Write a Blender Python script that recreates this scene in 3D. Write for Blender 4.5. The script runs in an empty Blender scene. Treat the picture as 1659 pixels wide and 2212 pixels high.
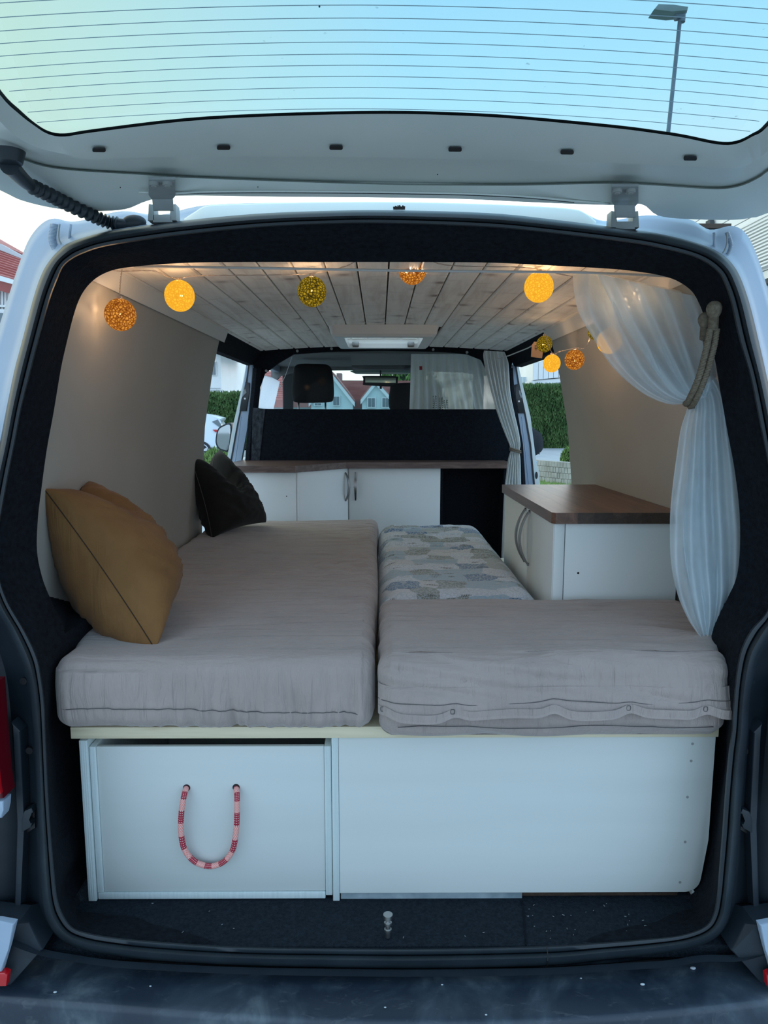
import bpy, bmesh, math, random
from mathutils import Vector, Matrix, Euler, noise
random.seed(7)
R = math.radians
scene = bpy.context.scene
COL = scene.collection

# ---------------------------------------------------------------- camera
F = 1531.0
cam_d = bpy.data.cameras.new('camera')
cam_d.sensor_fit = 'HORIZONTAL'; cam_d.sensor_width = 36.0
cam_d.lens = F / 1659 * 36.0
cam_d.clip_start = 0.02; cam_d.clip_end = 600
cam = bpy.data.objects.new('camera', cam_d); COL.objects.link(cam)
CAM = Vector((0, -1.40, 1.70))
cam.location = CAM
cam.rotation_euler = Euler((R(90 - 7.74), 0, R(-0.355)))
scene.camera = cam
ROT = cam.rotation_euler.to_matrix()

# ---------------------------------------------------------------- sky and exposure
scene.view_settings.view_transform = 'Standard'
scene.view_settings.look = 'None'
scene.view_settings.exposure = 1.2
scene.view_settings.gamma = 1.0
scene.view_settings.use_curve_mapping = False
scene.render.film_transparent = False
world = bpy.data.worlds.new('sky'); scene.world = world; world.use_nodes = True
wn = world.node_tree; wn.nodes.clear()
def wnode(t): return wn.nodes.new(t)
w_out = wnode('ShaderNodeOutputWorld'); w_bg = wnode('ShaderNodeBackground')
w_tc = wnode('ShaderNodeTexCoord'); w_sep = wnode('ShaderNodeSeparateXYZ')
w_ramp = wnode('ShaderNodeValToRGB'); w_map = wnode('ShaderNodeMapRange')
w_az = wnode('ShaderNodeMapRange'); w_mix = wnode('ShaderNodeMix'); w_mix.data_type = 'RGBA'
w_noise = wnode('ShaderNodeTexNoise'); w_noise.inputs['Scale'].default_value = 2.0
wn.links.new(w_tc.outputs['Generated'], w_sep.inputs[0])
wn.links.new(w_sep.outputs['Z'], w_map.inputs['Value'])
w_map.inputs['From Min'].default_value = 0.0; w_map.inputs['From Max'].default_value = 1.0
wn.links.new(w_map.outputs[0], w_ramp.inputs[0])
cr = w_ramp.color_ramp
cr.elements[0].position = 0.0; cr.elements[0].color = (1.00, 1.00, 0.96, 1)
cr.elements[1].position = 1.0; cr.elements[1].color = (0.20, 0.42, 0.62, 1)
e = cr.elements.new(0.22); e.color = (0.98, 1.0, 0.98, 1)
e = cr.elements.new(0.38); e.color = (0.56, 0.86, 0.98, 1)
e = cr.elements.new(0.55); e.color = (0.37, 0.68, 0.90, 1)
# the sky is warmer and paler towards the left, where the sun went down
wn.links.new(w_sep.outputs['X'], w_az.inputs['Value'])
w_az.inputs['From Min'].default_value = 0.05; w_az.inputs['From Max'].default_value = -0.65
w_az.inputs['To Min'].default_value = 0.0; w_az.inputs['To Max'].default_value = 0.95
wn.links.new(w_az.outputs[0], w_mix.inputs[0])
wn.links.new(w_ramp.outputs[0], w_mix.inputs[6])
w_mix.inputs[7].default_value = (0.86, 0.85, 0.54, 1)
# behind the photographer the evening sky is bluer and deeper
w_back = wnode('ShaderNodeMapRange'); w_mix2 = wnode('ShaderNodeMix'); w_mix2.data_type = 'RGBA'
wn.links.new(w_sep.outputs['Y'], w_back.inputs['Value'])
w_back.inputs['From Min'].default_value = 0.60; w_back.inputs['From Max'].default_value = -0.25
w_back.inputs['To Min'].default_value = 0.0; w_back.inputs['To Max'].default_value = 0.85
wn.links.new(w_back.outputs[0], w_mix2.inputs[0]); wn.links.new(w_mix.outputs[2], w_mix2.inputs[6])
w_mix2.inputs[7].default_value = (0.40, 0.59, 0.82, 1)
wn.links.new(w_mix2.outputs[2], w_bg.inputs['Color'])
w_bg.inputs['Strength'].default_value = 1.0
wn.links.new(w_bg.outputs[0], w_out.inputs['Surface'])

# ---------------------------------------------------------------- pixel -> world rays
def ray(px, py):
    return ROT @ Vector(((px - 829.5) / F, (1106 - py) / F, -1.0))
def P(px, py, Y):
    d = ray(px, py); return CAM + d * ((Y - CAM.y) / d.y)
def Pz(px, py, z):
    d = ray(px, py); return CAM + d * ((z - CAM.z) / d.z)
def Px(px, py, x):
    d = ray(px, py); return CAM + d * ((x - CAM.x) / d.x)
SILL = 0.556
LEAN = 0.10
def PR(px, py, Y0):           # the leaning plane of the rear opening
    d = ray(px, py)
    # CAM.y + t*d.y = Y0 + LEAN*(CAM.z + t*d.z - SILL)
    t = (Y0 + LEAN * (CAM.z - SILL) - CAM.y) / (d.y - LEAN * d.z)
    return CAM + d * t
FLOOR = 0.547

# ---------------------------------------------------------------- object helpers
ORG = {}
def tag(o, label=None, cat=None, group=None, kind=None):
    if label: o['label'] = label
    if cat: o['category'] = cat
    if group: o['group'] = group
    if kind: o['kind'] = kind
    return o
def empty(name, loc=(0, 0, 0), label=None, cat=None, group=None, kind=None):
    o = bpy.data.objects.new(name, None); COL.objects.link(o)
    o.location = loc; o.empty_display_size = 0.05; ORG[o.name] = Vector(loc)
    return tag(o, label, cat, group, kind)
def bbase(vs):
    xs = [v[0] for v in vs]; ys = [v[1] for v in vs]; zs = [v[2] for v in vs]
    return Vector(((min(xs) + max(xs)) / 2, (min(ys) + max(ys)) / 2, min(zs)))
class MB:
    """collects shapes that become ONE mesh object"""
    def __init__(s): s.v = []; s.f = []; s.m = []
    def add(s, vs, fs, mi=0):
        n = len(s.v); s.v += [Vector(v) for v in vs]
        for i, f in enumerate(fs):
            s.f.append([n + k for k in f]); s.m.append(mi if not isinstance(mi, list) else mi[i])
        return s
    def box(s, x0, x1, y0, y1, z0, z1, bev=0.0, mi=0, seg=2):
        bm = bmesh.new(); bmesh.ops.create_cube(bm, size=1)
        for v in bm.verts:
            v.co = Vector(((x0 + x1) / 2 + v.co.x * (x1 - x0), (y0 + y1) / 2 + v.co.y * (y1 - y0), (z0 + z1) / 2 + v.co.z * (z1 - z0)))
        if bev > 0:
            bmesh.ops.bevel(bm, geom=list(bm.edges), offset=bev, segments=seg, affect='EDGES', profile=0.5)
        bm.verts.index_update()
        vs = [v.co.copy() for v in bm.verts]; fs = [[v.index for v in f.verts] for f in bm.faces]; bm.free()
        return s.add(vs, fs, mi)
    def prism(s, poly, ext, mi=0, bev=0.0):
        """poly: list of 3D points, ext: extrusion vector"""
        ext = Vector(ext); bm = bmesh.new()
        a = [bm.verts.new(Vector(p)) for p in poly]; b = [bm.verts.new(Vector(p) + ext) for p in poly]
        n = len(a)
        f1 = bm.faces.new(a); f2 = bm.faces.new(list(reversed(b)))
        for i in range(n): bm.faces.new([a[(i + 1) % n], a[i], b[i], b[(i + 1) % n]])
        if bev > 0: bmesh.ops.bevel(bm, geom=list(f1.edges), offset=bev, segments=2, affect='EDGES', profile=0.5)
        bmesh.ops.recalc_face_normals(bm, faces=list(bm.faces))
        bm.verts.index_update()
        vs = [v.co.copy() for v in bm.verts]; fs = [[v.index for v in f.verts] for f in bm.faces]; bm.free()
        return s.add(vs, fs, mi)
    def tube(s, pts, r, n=8, closed=False, mi=0, caps=True, mfun=None):
        pts = [Vector(p) for p in pts]; m = len(pts); rings = []
        up = Vector((0, 0, 1)); prev = None
        for i, p in enumerate(pts):
            if closed: t = pts[(i + 1) % m] - pts[i - 1]
            else: t = pts[min(i + 1, m - 1)] - pts[max(i - 1, 0)]
            if t.length < 1e-9: t = Vector((0, 0, 1))
            t.normalize()
            if prev is None:
                a = up if abs(t.z) < 0.9 else Vector((1, 0, 0))
                nrm = t.cross(a).normalized()
            else:
                nrm = prev - t * prev.dot(t)
                nrm = nrm.normalized() if nrm.length > 1e-6 else t.orthogonal().normalized()
            prev = nrm; b = t.cross(nrm)
            rr = r(i / (m - 1)) if callable(r) else r
            rings.append([p + (nrm * math.cos(2 * math.pi * k / n) + b * math.sin(2 * math.pi * k / n)) * rr for k in range(n)])
        vs = [v for rg in rings for v in rg]; fs = []; ms = []
        for i in range(m if closed else m - 1):
            j = (i + 1) % m
            for k in range(n):
                fs.append([i * n + k, i * n + (k + 1) % n, j * n + (k + 1) % n, j * n + k])
                ms.append(mfun(i, k) if mfun else mi)
        if caps and not closed:
            fs.append(list(range(n))[::-1]); ms.append(mi)
            fs.append([(m - 1) * n + k for k in range(n)]); ms.append(mi)
        return s.add(vs, fs, ms)
    def loft(s, rings, closed=True, mi=0, flip=False, mfun=None):
        n = len(rings[0]); vs = [v for r_ in rings for v in r_]; fs = []; ms = []
        for i in range(len(rings) - 1):
            for k in range(n if closed else n - 1):
                q = [i * n + k, i * n + (k + 1) % n, (i + 1) * n + (k + 1) % n, (i + 1) * n + k]
                fs.append(q[::-1] if flip else q); ms.append(mfun(i, k) if mfun else mi)
        return s.add(vs, fs, ms)
    def sphere(s, c, r, nu=20, nv=12, sq=(1, 1, 1), mi=0):
        c = Vector(c); vs = [c + Vector((0, 0, r * sq[2]))]
        for j in range(1, nv):
            for i in range(nu):
                th = math.pi * j / nv; ph = 2 * math.pi * i / nu
                vs.append(c + Vector((math.sin(th) * math.cos(ph) * sq[0], math.sin(th) * math.sin(ph) * sq[1], math.cos(th) * sq[2])) * r)
        vs.append(c - Vector((0, 0, r * sq[2]))); fs = []
        for i in range(nu): fs.append([0, 1 + i, 1 + (i + 1) % nu])
        for j in range(nv - 2):
            for i in range(nu):
                a = 1 + j * nu + i; b = 1 + j * nu + (i + 1) % nu
                fs.append([a, a + nu, b + nu, b])
        l = 1 + (nv - 2) * nu
        for i in range(nu): fs.append([len(vs) - 1, l + (i + 1) % nu, l + i])
        return s.add(vs, fs, mi)
    def disc(s, c, r, ax, h, n=16, mi=0):
        c = Vector(c); ax = Vector(ax).normalized()
        return s.tube([c, c + ax * h], r, n, mi=mi)
    def build(s, name, mat, parent=None, smooth=None, recalc=False):
        org = ORG[parent.name] if parent is not None else bbase(s.v)
        me = bpy.data.meshes.new(name)
        me.from_pydata([tuple(v - org) for v in s.v], [], s.f)
        for m in (mat if isinstance(mat, (list, tuple)) else [mat]): me.materials.append(m)
        if len(me.materials) > 1: me.polygons.foreach_set('material_index', s.m)
        if recalc:
            bm = bmesh.new(); bm.from_mesh(me); bmesh.ops.recalc_face_normals(bm, faces=list(bm.faces)); bm.to_mesh(me); bm.free()
        if smooth is not None:
            me.polygons.foreach_set('use_smooth', [True] * len(me.polygons))
            if smooth < 180:
                try: me.set_sharp_from_angle(angle=R(smooth))
                except Exception: pass
        me.update()
        o = bpy.data.objects.new(name, me); COL.objects.link(o)
        if parent is not None: o.parent = parent
        else: o.location = org
        ORG[o.name] = Vector(org)
        return o
def catmull(pts, k, closed=True):
    """smooth curve through points; k samples per segment"""
    n = len(pts); out = []
    for i in range(n if closed else n - 1):
        if closed: p0, p1, p2, p3 = pts[i - 1], pts[i], pts[(i + 1) % n], pts[(i + 2) % n]
        else: p0, p1, p2, p3 = pts[max(i - 1, 0)], pts[i], pts[i + 1], pts[min(i + 2, n - 1)]
        for j in range(k):
            t = j / k
            out.append(tuple(0.5 * ((2 * b) + (-a + c) * t + (2 * a - 5 * b + 4 * c - d) * t * t + (-a + 3 * b - 3 * c + d) * t ** 3)
                       for a, b, c, d in zip(p0, p1, p2, p3)))
    if not closed: out.append(tuple(pts[-1]))
    return out
def lerp(a, b, t): return a + (b - a) * t
def N3(x, y, z=0.0): return noise.noise(Vector((x, y, z)))

# ---------------------------------------------------------------- materials
def mat(name, color, rough=0.6, metal=0.0, spec=0.5, **kw):
    m = bpy.data.materials.new(name); m.use_nodes = True
    b = m.node_tree.nodes['Principled BSDF']
    b.inputs['Base Color'].default_value = (*color, 1); b.inputs['Roughness'].default_value = rough
    b.inputs['Metallic'].default_value = metal; b.inputs['Specular IOR Level'].default_value = spec
    for k, v in kw.items(): b.inputs[k].default_value = v
    return m
def nd(m, t): return m.node_tree.nodes.new(t)
def lk(m, a, b): m.node_tree.links.new(a, b)
def bsdf(m): return m.node_tree.nodes['Principled BSDF']
def coords(m, scale=(1, 1, 1), rnd=False):
    tc = nd(m, 'ShaderNodeTexCoord'); mp = nd(m, 'ShaderNodeMapping'); mp.inputs['Scale'].default_value = scale
    lk(m, tc.outputs['Object'], mp.inputs['Vector'])
    if rnd:
        oi = nd(m, 'ShaderNodeObjectInfo'); mu = nd(m, 'ShaderNodeMath'); mu.operation = 'MULTIPLY'; mu.inputs[1].default_value = 37.0
        lk(m, oi.outputs['Random'], mu.inputs[0]); cx = nd(m, 'ShaderNodeCombineXYZ')
        for i in range(3): lk(m, mu.outputs[0], cx.inputs[i])
        lk(m, cx.outputs[0], mp.inputs['Location'])
    return mp.outputs[0]
def noise_tex(m, vec, scale, detail=4, rough=0.5, dist=0.0):
    n = nd(m, 'ShaderNodeTexNoise'); n.inputs['Scale'].default_value = scale; n.inputs['Detail'].default_value = detail
    n.inputs['Roughness'].default_value = rough; n.inputs['Distortion'].default_value = dist
    lk(m, vec, n.inputs['Vector']); return n.outputs['Fac']
def ramp(m, fac, stops):
    r = nd(m, 'ShaderNodeValToRGB'); lk(m, fac, r.inputs[0]); c = r.color_ramp
    c.elements[0].position = stops[0][0]; c.elements[0].color = (*stops[0][1], 1)
    c.elements[1].position = stops[-1][0]; c.elements[1].color = (*stops[-1][1], 1)
    for p, q in stops[1:-1]:
        e = c.elements.new(p); e.color = (*q, 1)
    return r.outputs[0]
def mixc(m, fac, a, b, mode='MIX'):
    x = nd(m, 'ShaderNodeMix'); x.data_type = 'RGBA'; x.blend_type = mode
    for s_, v in ((x.inputs[0], fac), (x.inputs[6], a), (x.inputs[7], b)):
        if isinstance(v, (int, float)): s_.default_value = v
        elif isinstance(v, tuple): s_.default_value = (*v, 1)
        else: lk(m, v, s_)
    return x.outputs[2]
def bump(m, h, strength, dist=0.01, to=None):
    b = nd(m, 'ShaderNodeBump'); b.inputs['Strength'].default_value = strength; b.inputs['Distance'].default_value = dist
    lk(m, h, b.inputs['Height']); lk(m, b.outputs[0], (to or bsdf(m)).inputs['Normal']); return b
def noisy(name, c0, c1, scale, rough=0.6, bscale=None, bstr=0.2, bdist=0.002, sc=(1, 1, 1), spec=0.5, lo=0.3, hi=0.7, **kw):
    m = mat(name, c0, rough, spec=spec, **kw); v = coords(m, sc)
    lk(m, ramp(m, noise_tex(m, v, scale), [(lo, c0), (hi, c1)]), bsdf(m).inputs['Base Color'])
    if bscale: bump(m, noise_tex(m, coords(m), bscale, 2), bstr, bdist)
    return m

M = {}
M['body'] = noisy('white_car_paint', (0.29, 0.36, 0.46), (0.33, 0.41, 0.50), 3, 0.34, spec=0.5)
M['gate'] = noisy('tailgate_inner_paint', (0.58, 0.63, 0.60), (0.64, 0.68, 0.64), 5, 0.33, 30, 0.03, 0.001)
M['rubber'] = noisy('black_rubber', (0.010, 0.017, 0.023), (0.018, 0.028, 0.036), 14, 0.42, 120, 0.1, 0.0006, spec=0.45)
M['carpet'] = noisy('black_felt_carpet', (0.0035, 0.0045, 0.007), (0.009, 0.012, 0.017), 90, 0.95, 260, 0.8, 0.003, spec=0.15)
M['floor'] = noisy('dusty_black_carpet', (0.006, 0.010, 0.016), (0.017, 0.025, 0.034), 150, 0.95, 300, 1.0, 0.004, spec=0.15)
M['plastic'] = noisy('dark_trim_plastic', (0.010, 0.017, 0.025), (0.016, 0.025, 0.034), 20, 0.5, 150, 0.1, 0.0006)
M['black'] = mat('black_plastic', (0.006, 0.007, 0.009), 0.5)
M['blackgloss'] = mat('gloss_black_latch', (0.008, 0.009, 0.011), 0.25)
M['steel'] = mat('steel', (0.45, 0.45, 0.44), 0.32, 1.0)
M['bolt'] = mat('painted_bolt', (0.30, 0.31, 0.30), 0.45)
M['hinge'] = noisy('hinge_paint', (0.30, 0.33, 0.33), (0.22, 0.24, 0.24), 12, 0.4)
# bumper with scuffs
m = mat('scuffed_bumper_plastic', (0.02, 0.03, 0.042), 0.42, spec=0.5); M['bumper'] = m
v = coords(m); n1 = noise_tex(m, v, 5.5, 6, 0.62, 0.6); n2 = noise_tex(m, coords(m, (1, 3, 1)), 26, 4, 0.6, 1.0)
c = ramp(m, n1, [(0.46, (0.016, 0.027, 0.043)), (0.58, (0.036, 0.054, 0.074)), (0.72, (0.10, 0.13, 0.15))])
c = mixc(m, ramp(m, n2, [(0.60, (0, 0, 0)), (0.78, (0.5, 0.5, 0.5))]), c, (0.11, 0.13, 0.145))
lk(m, c, bsdf(m).inputs['Base Color']); bump(m, noise_tex(m, v, 220, 2), 0.15, 0.0008)
M['red'] = mat('red_lamp_lens', (0.45, 0.005, 0.01), 0.12, spec=0.6, **{'Coat Weight': 0.6})
M['darkred'] = mat('dark_red_lens', (0.10, 0.003, 0.008), 0.2)
# interior lining
M['wall'] = noisy('cream_wall_lining', (0.365, 0.345, 0.305), (0.40, 0.375, 0.335), 2.5, 0.55, 400, 0.06, 0.0006)
M['trim'] = noisy('satin_white_trim', (0.68, 0.65, 0.60), (0.73, 0.70, 0.65), 4, 0.3, 60, 0.05, 0.001)
M['panel'] = noisy('grey_white_painted_board', (0.535, 0.565, 0.545), (0.57, 0.60, 0.58), 4, 0.5, 130, 0.12, 0.0008, sc=(0.25, 1, 3))
M['paintedge'] = noisy('painted_plywood_edge', (0.50, 0.57, 0.57), (0.58, 0.65, 0.64), 60, 0.55, 120, 0.5, 0.0015, sc=(3, 1, 0.05))
M['lam'] = noisy('white_cabinet_laminate', (0.72, 0.75, 0.73), (0.76, 0.78, 0.76), 3, 0.42)
M['handle'] = mat('brushed_nickel', (0.28, 0.27, 0.26), 0.35, 1.0)
# pine
def pine(name, base, dark, knot, rnd=True, sx=1.0, kn=True, rough=0.5, axis='Y'):
    m = mat(name, base, rough); 
    sc = (14, 1.2, 8) if axis == 'Y' else (1.2, 14, 22)
    v = coords(m, sc, rnd); g = noise_tex(m, v, 2.2, 5, 0.6, 0.7)
    c = ramp(m, g, [(0.30, dark), (0.50, base), (0.72, tuple(min(1, x * 1.10) for x in base))])
    if kn:
        kv = coords(m, (7.0, 7.5, 1.0), rnd); vo = nd(m, 'ShaderNodeTexVoronoi'); vo.inputs['Scale'].default_value = 1.0
        vo.inputs['Randomness'].default_value = 1.0
        nz = nd(m, 'ShaderNodeTexNoise'); nz.inputs['Scale'].default_value = 3.0
        lk(m, kv, nz.inputs['Vector']); ad = nd(m, 'ShaderNodeMixRGB'); ad.blend_type = 'ADD'; ad.inputs[0].default_value = 0.12
        lk(m, kv, ad.inputs[1]); lk(m, nz.outputs['Color'], ad.inputs[2]); lk(m, ad.outputs[0], vo.inputs['Vector'])
        kf = ramp(m, vo.outputs['Distance'], [(0.0, (1, 1, 1)), (0.07, (0.85, 0.85, 0.85)), (0.16, (0.25, 0.25, 0.25)), (0.30, (0, 0, 0))])
        c = mixc(m, kf, c, knot)
        # whorl shading around groups of knots
        w = noise_tex(m, coords(m, (2.0, 9.0, 1.0), rnd), 1.6, 3, 0.6, 1.5)
        c = mixc(m, ramp(m, w, [(0.56, (0, 0, 0)), (0.68, (0.32, 0.32, 0.32))]), c, tuple((a + b) / 2 for a, b in zip(dark, knot)))
    oi = nd(m, 'ShaderNodeObjectInfo'); 
    c = mixc(m, ramp(m, oi.outputs['Random'], [(0.0, (0.0,) * 3), (1.0, (0.18,) * 3)]), c, dark)
    lk(m, c, bsdf(m).inputs['Base Color']); bump(m, g, 0.1, 0.001)
    return m
M['ceil'] = pine('whitewashed_pine_ceiling', (0.88, 0.83, 0.745), (0.72, 0.64, 0.55), (0.22, 0.14, 0.10))
M['pine'] = pine('raw_pine_edge', (0.66, 0.58, 0.41), (0.54, 0.45, 0.29), (0.3, 0.2, 0.12), kn=False, axis='X')
# walnut
def walnut(name, c0, c1, sc=(10, 1.0, 10), rough=0.35):
    m = mat(name, c0, rough); v = coords(m, sc, True); g = noise_tex(m, v, 3.0, 6, 0.6, 1.2)
    c = ramp(m, g, [(0.3, tuple(x * 0.55 for x in c0)), (0.5, c0), (0.7, c1)])
    oi = nd(m, 'ShaderNodeObjectInfo')
    c = mixc(m, ramp(m, oi.outputs['Random'], [(0, (0.0,) * 3), (1, (0.6,) * 3)]), c, tuple(x * 0.45 for x in c0))
    lk(m, c, bsdf(m).inputs['Base Color']); return m
M['walnut'] = walnut('oiled_walnut', (0.150, 0.070, 0.044), (0.235, 0.118, 0.078))
M['walnut_far'] = walnut('oiled_walnut_counter', (0.14, 0.085, 0.068), (0.23, 0.15, 0.125), (2, 10, 14), 0.4)
M['walnut_end'] = walnut('walnut_end_grain', (0.055, 0.034, 0.024), (0.09, 0.058, 0.04), (18, 18, 30), 0.5)
# fabrics
def fabric(name, c0, c1, rough=0.9, wv=420, sheen=0.3, bs=0.35, sc=6):
    m = mat(name, c0, rough, spec=0.2, **{'Sheen Weight': sheen, 'Sheen Roughness': 0.5}); v = coords(m)
    c = ramp(m, noise_tex(m, v, sc, 5, 0.6), [(0.3, c0), (0.7, c1)])
    lk(m, c, bsdf(m).inputs['Base Color']); bump(m, noise_tex(m, v, wv, 3, 0.6), bs, 0.0012); return m
M['taupe'] = fabric('taupe_linen', (0.322, 0.262, 0.238), (0.375, 0.308, 0.282))
def wrinkle(m, k=1.0, s=1.0):
    geo = nd(m, 'ShaderNodeNewGeometry'); sep = nd(m, 'ShaderNodeSeparateXYZ'); lk(m, geo.outputs['Normal'], sep.inputs[0])
    ab = nd(m, 'ShaderNodeMath'); ab.operation = 'ABSOLUTE'; lk(m, sep.outputs[2], ab.inputs[0])
    a = noise_tex(m, coords(m, (5 * s, 34 * s, 20 * s)), 1.0, 4, 0.55, 0.8); b = noise_tex(m, coords(m, (42 * s, 30 * s, 6 * s)), 1.0, 4, 0.55, 0.6)
    h = mixc(m, ab.outputs[0], b, a); fine = noise_tex(m, coords(m), 420, 3, 0.6)
    b2 = nd(m, 'ShaderNodeBump'); b2.inputs['Strength'].default_value = 0.35; b2.inputs['Distance'].default_value = 0.0012; lk(m, fine, b2.inputs['Height'])
    b1 = nd(m, 'ShaderNodeBump'); b1.inputs['Strength'].default_value = 0.8 * k; b1.inputs['Distance'].default_value = 0.012; lk(m, h, b1.inputs['Height'])
    lk(m, b2.outputs[0], b1.inputs['Normal']); lk(m, b1.outputs[0], bsdf(m).inputs['Normal'])
wrinkle(M['taupe'], 1.4)
M['seam'] = mat('seam_thread', (0.09, 0.08, 0.08), 0.9)
M['foam'] = fabric('grey_foam_lining', (0.07, 0.085, 0.08), (0.09, 0.10, 0.095))
M['ochre'] = fabric('tan_suede', (0.170, 0.080, 0.027), (0.235, 0.117, 0.042), 0.85, 300, 0.08, 0.25, 7)
wrinkle(M['ochre'], 0.9, 0.5)
M['ochreseam'] = mat('tan_seam', (0.035, 0.018, 0.008), 0.9)
M['darkvelvet'] = fabric('dark_brown_velvet', (0.0085, 0.0075, 0.007), (0.014, 0.012, 0.011), 0.8, 300, 0.06, 0.2)
# leaf print quilt
m = mat('leaf_print_cotton', (0.5, 0.55, 0.56), 0.9, spec=0.2, **{'Sheen Weight': 0.3}); M['print'] = m
v = coords(m); nz = nd(m, 'ShaderNodeTexNoise'); nz.inputs['Scale'].default_value = 14; lk(m, v, nz.inputs['Vector'])
ad = nd(m, 'ShaderNodeMixRGB'); ad.blend_type = 'ADD'; ad.inputs[0].default_value = 0.055; lk(m, v, ad.inputs[1]); lk(m, nz.outputs['Color'], ad.inputs[2])
mp = nd(m, 'ShaderNodeMapping'); mp.inputs['Scale'].default_value = (11.5, 11.0, 2); lk(m, ad.outputs[0], mp.inputs['Vector'])
vo = nd(m, 'ShaderNodeTexVoronoi'); vo.inputs['Scale'].default_value = 1.0; vo.inputs['Randomness'].default_value = 0.55; lk(m, mp.outputs[0], vo.inputs['Vector'])
sp = nd(m, 'ShaderNodeSeparateColor'); lk(m, vo.outputs['Color'], sp.inputs[0])
r_ = nd(m, 'ShaderNodeValToRGB'); r_.color_ramp.interpolation = 'CONSTANT'; lk(m, sp.outputs[0], r_.inputs[0])
cr = r_.color_ramp; cols = [(0.0, (0.58, 0.64, 0.72)), (0.16, (0.20, 0.22, 0.19)), (0.30, (0.28, 0.42, 0.52)), (0.46, (0.58, 0.58, 0.60)), (0.62, (0.05, 0.14, 0.28)), (0.74, (0.34, 0.38, 0.36)), (0.86, (0.62, 0.68, 0.76))]
cr.elements[0].position = 0; cr.elements[0].color = (*cols[0][1], 1); cr.elements[1].position = cols[1][0]; cr.elements[1].color = (*cols[1][1], 1)
for p_, q_ in cols[2:]:
    e = cr.elements.new(p_); e.color = (*q_, 1)
mp2 = nd(m, 'ShaderNodeMapping'); mp2.inputs['Scale'].default_value = (95, 80, 60); lk(m, ad.outputs[0], mp2.inputs['Vector'])
v2 = nd(m, 'ShaderNodeTexVoronoi'); v2.feature = 'DISTANCE_TO_EDGE'; lk(m, mp2.outputs[0], v2.inputs['Vector']); v2.inputs['Scale'].default_value = 1
edge = ramp(m, v2.outputs['Distance'], [(0.06, (.8, .8, .8)), (0.13, (0, 0, 0))])
cc = mixc(m, edge, r_.outputs[0], (0.42, 0.47, 0.52))
# small dark leaf sprigs
mp3 = nd(m, 'ShaderNodeMapping'); mp3.inputs['Scale'].default_value = (17, 38, 5); lk(m, ad.outputs[0], mp3.inputs['Vector'])
v3 = nd(m, 'ShaderNodeTexVoronoi'); v3.inputs['Randomness'].default_value = 0.8; v3.inputs['Scale'].default_value = 0.55; lk(m, mp3.outputs[0], v3.inputs['Vector'])
wv = nd(m, 'ShaderNodeTexWave'); wv.inputs['Scale'].default_value = 60; wv.inputs['Distortion'].default_value = 3; lk(m, v, wv.inputs['Vector'])
sprig = mixc(m, 1.0, ramp(m, v3.outputs['Distance'], [(0.17, (1, 1, 1)), (0.25, (0, 0, 0))]), ramp(m, wv.outputs['Fac'], [(0.3, (0, 0, 0)), (0.5, (1, 1, 1))]), 'MULTIPLY')
cc = mixc(m, sprig, cc, (0.05, 0.06, 0.055))
lk(m, cc, bsdf(m).inputs['Base Color']); bump(m, noise_tex(m, v, 300, 3), 0.3, 0.001)
# sheer cloth
def sheer(name, col, holes, tr=0.5):
    m = bpy.data.materials.new(name); m.use_nodes = True; nt = m.node_tree; nt.nodes.clear()
    o = nd(m, 'ShaderNodeOutputMaterial'); mx = nd(m, 'ShaderNodeMixShader'); m2 = nd(m, 'ShaderNodeMixShader')
    d = nd(m, 'ShaderNodeBsdfDiffuse'); t = nd(m, 'ShaderNodeBsdfTranslucent'); tp = nd(m, 'ShaderNodeBsdfTransparent')
    d.inputs[0].default_value = (*col, 1); t.inputs[0].default_value = (*col, 1)
    m2.inputs[0].default_value = tr; lk(m, d.outputs[0], m2.inputs[1]); lk(m, t.outputs[0], m2.inputs[2])
    v = coords(m, (1, 1, 1)); n = noise_tex(m, v, 9, 3); f = ramp(m, n, [(0.3, (max(0, holes - 0.10),) * 3), (0.7, (min(1, holes + 0.10),) * 3)])
    lk(m, f, mx.inputs[0]); lk(m, m2.outputs[0], mx.inputs[1]); lk(m, tp.outputs[0], mx.inputs[2]); lk(m, mx.outputs[0], o.inputs[0])
    return m
M['tulle'] = sheer('white_tulle', (0.80, 0.88, 0.92), 0.30)
M['linen'] = sheer('white_linen', (0.80, 0.82, 0.80), 0.02, 0.35)
M['ink'] = mat('embroidery_thread', (0.03, 0.035, 0.03), 0.9)
M['jute'] = noisy('twisted_jute', (0.12, 0.096, 0.068), (0.20, 0.165, 0.12), 160, 0.9, 300, 0.5, 0.001, spec=0.2)
M['wire'] = mat('clear_fairy_wire', (0.50, 0.40, 0.33), 0.35)
M['cordwhite'] = mat('white_curtain_wire', (0.62, 0.60, 0.58), 0.35)
M['rope_red'] = mat('rope_red', (0.33, 0.012, 0.035), 0.8)
M['rope_pale'] = mat('rope_pale', (0.72, 0.46, 0.42), 0.8)
M['rope_pink'] = mat('rope_pink', (0.70, 0.20, 0.17), 0.8)
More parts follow.
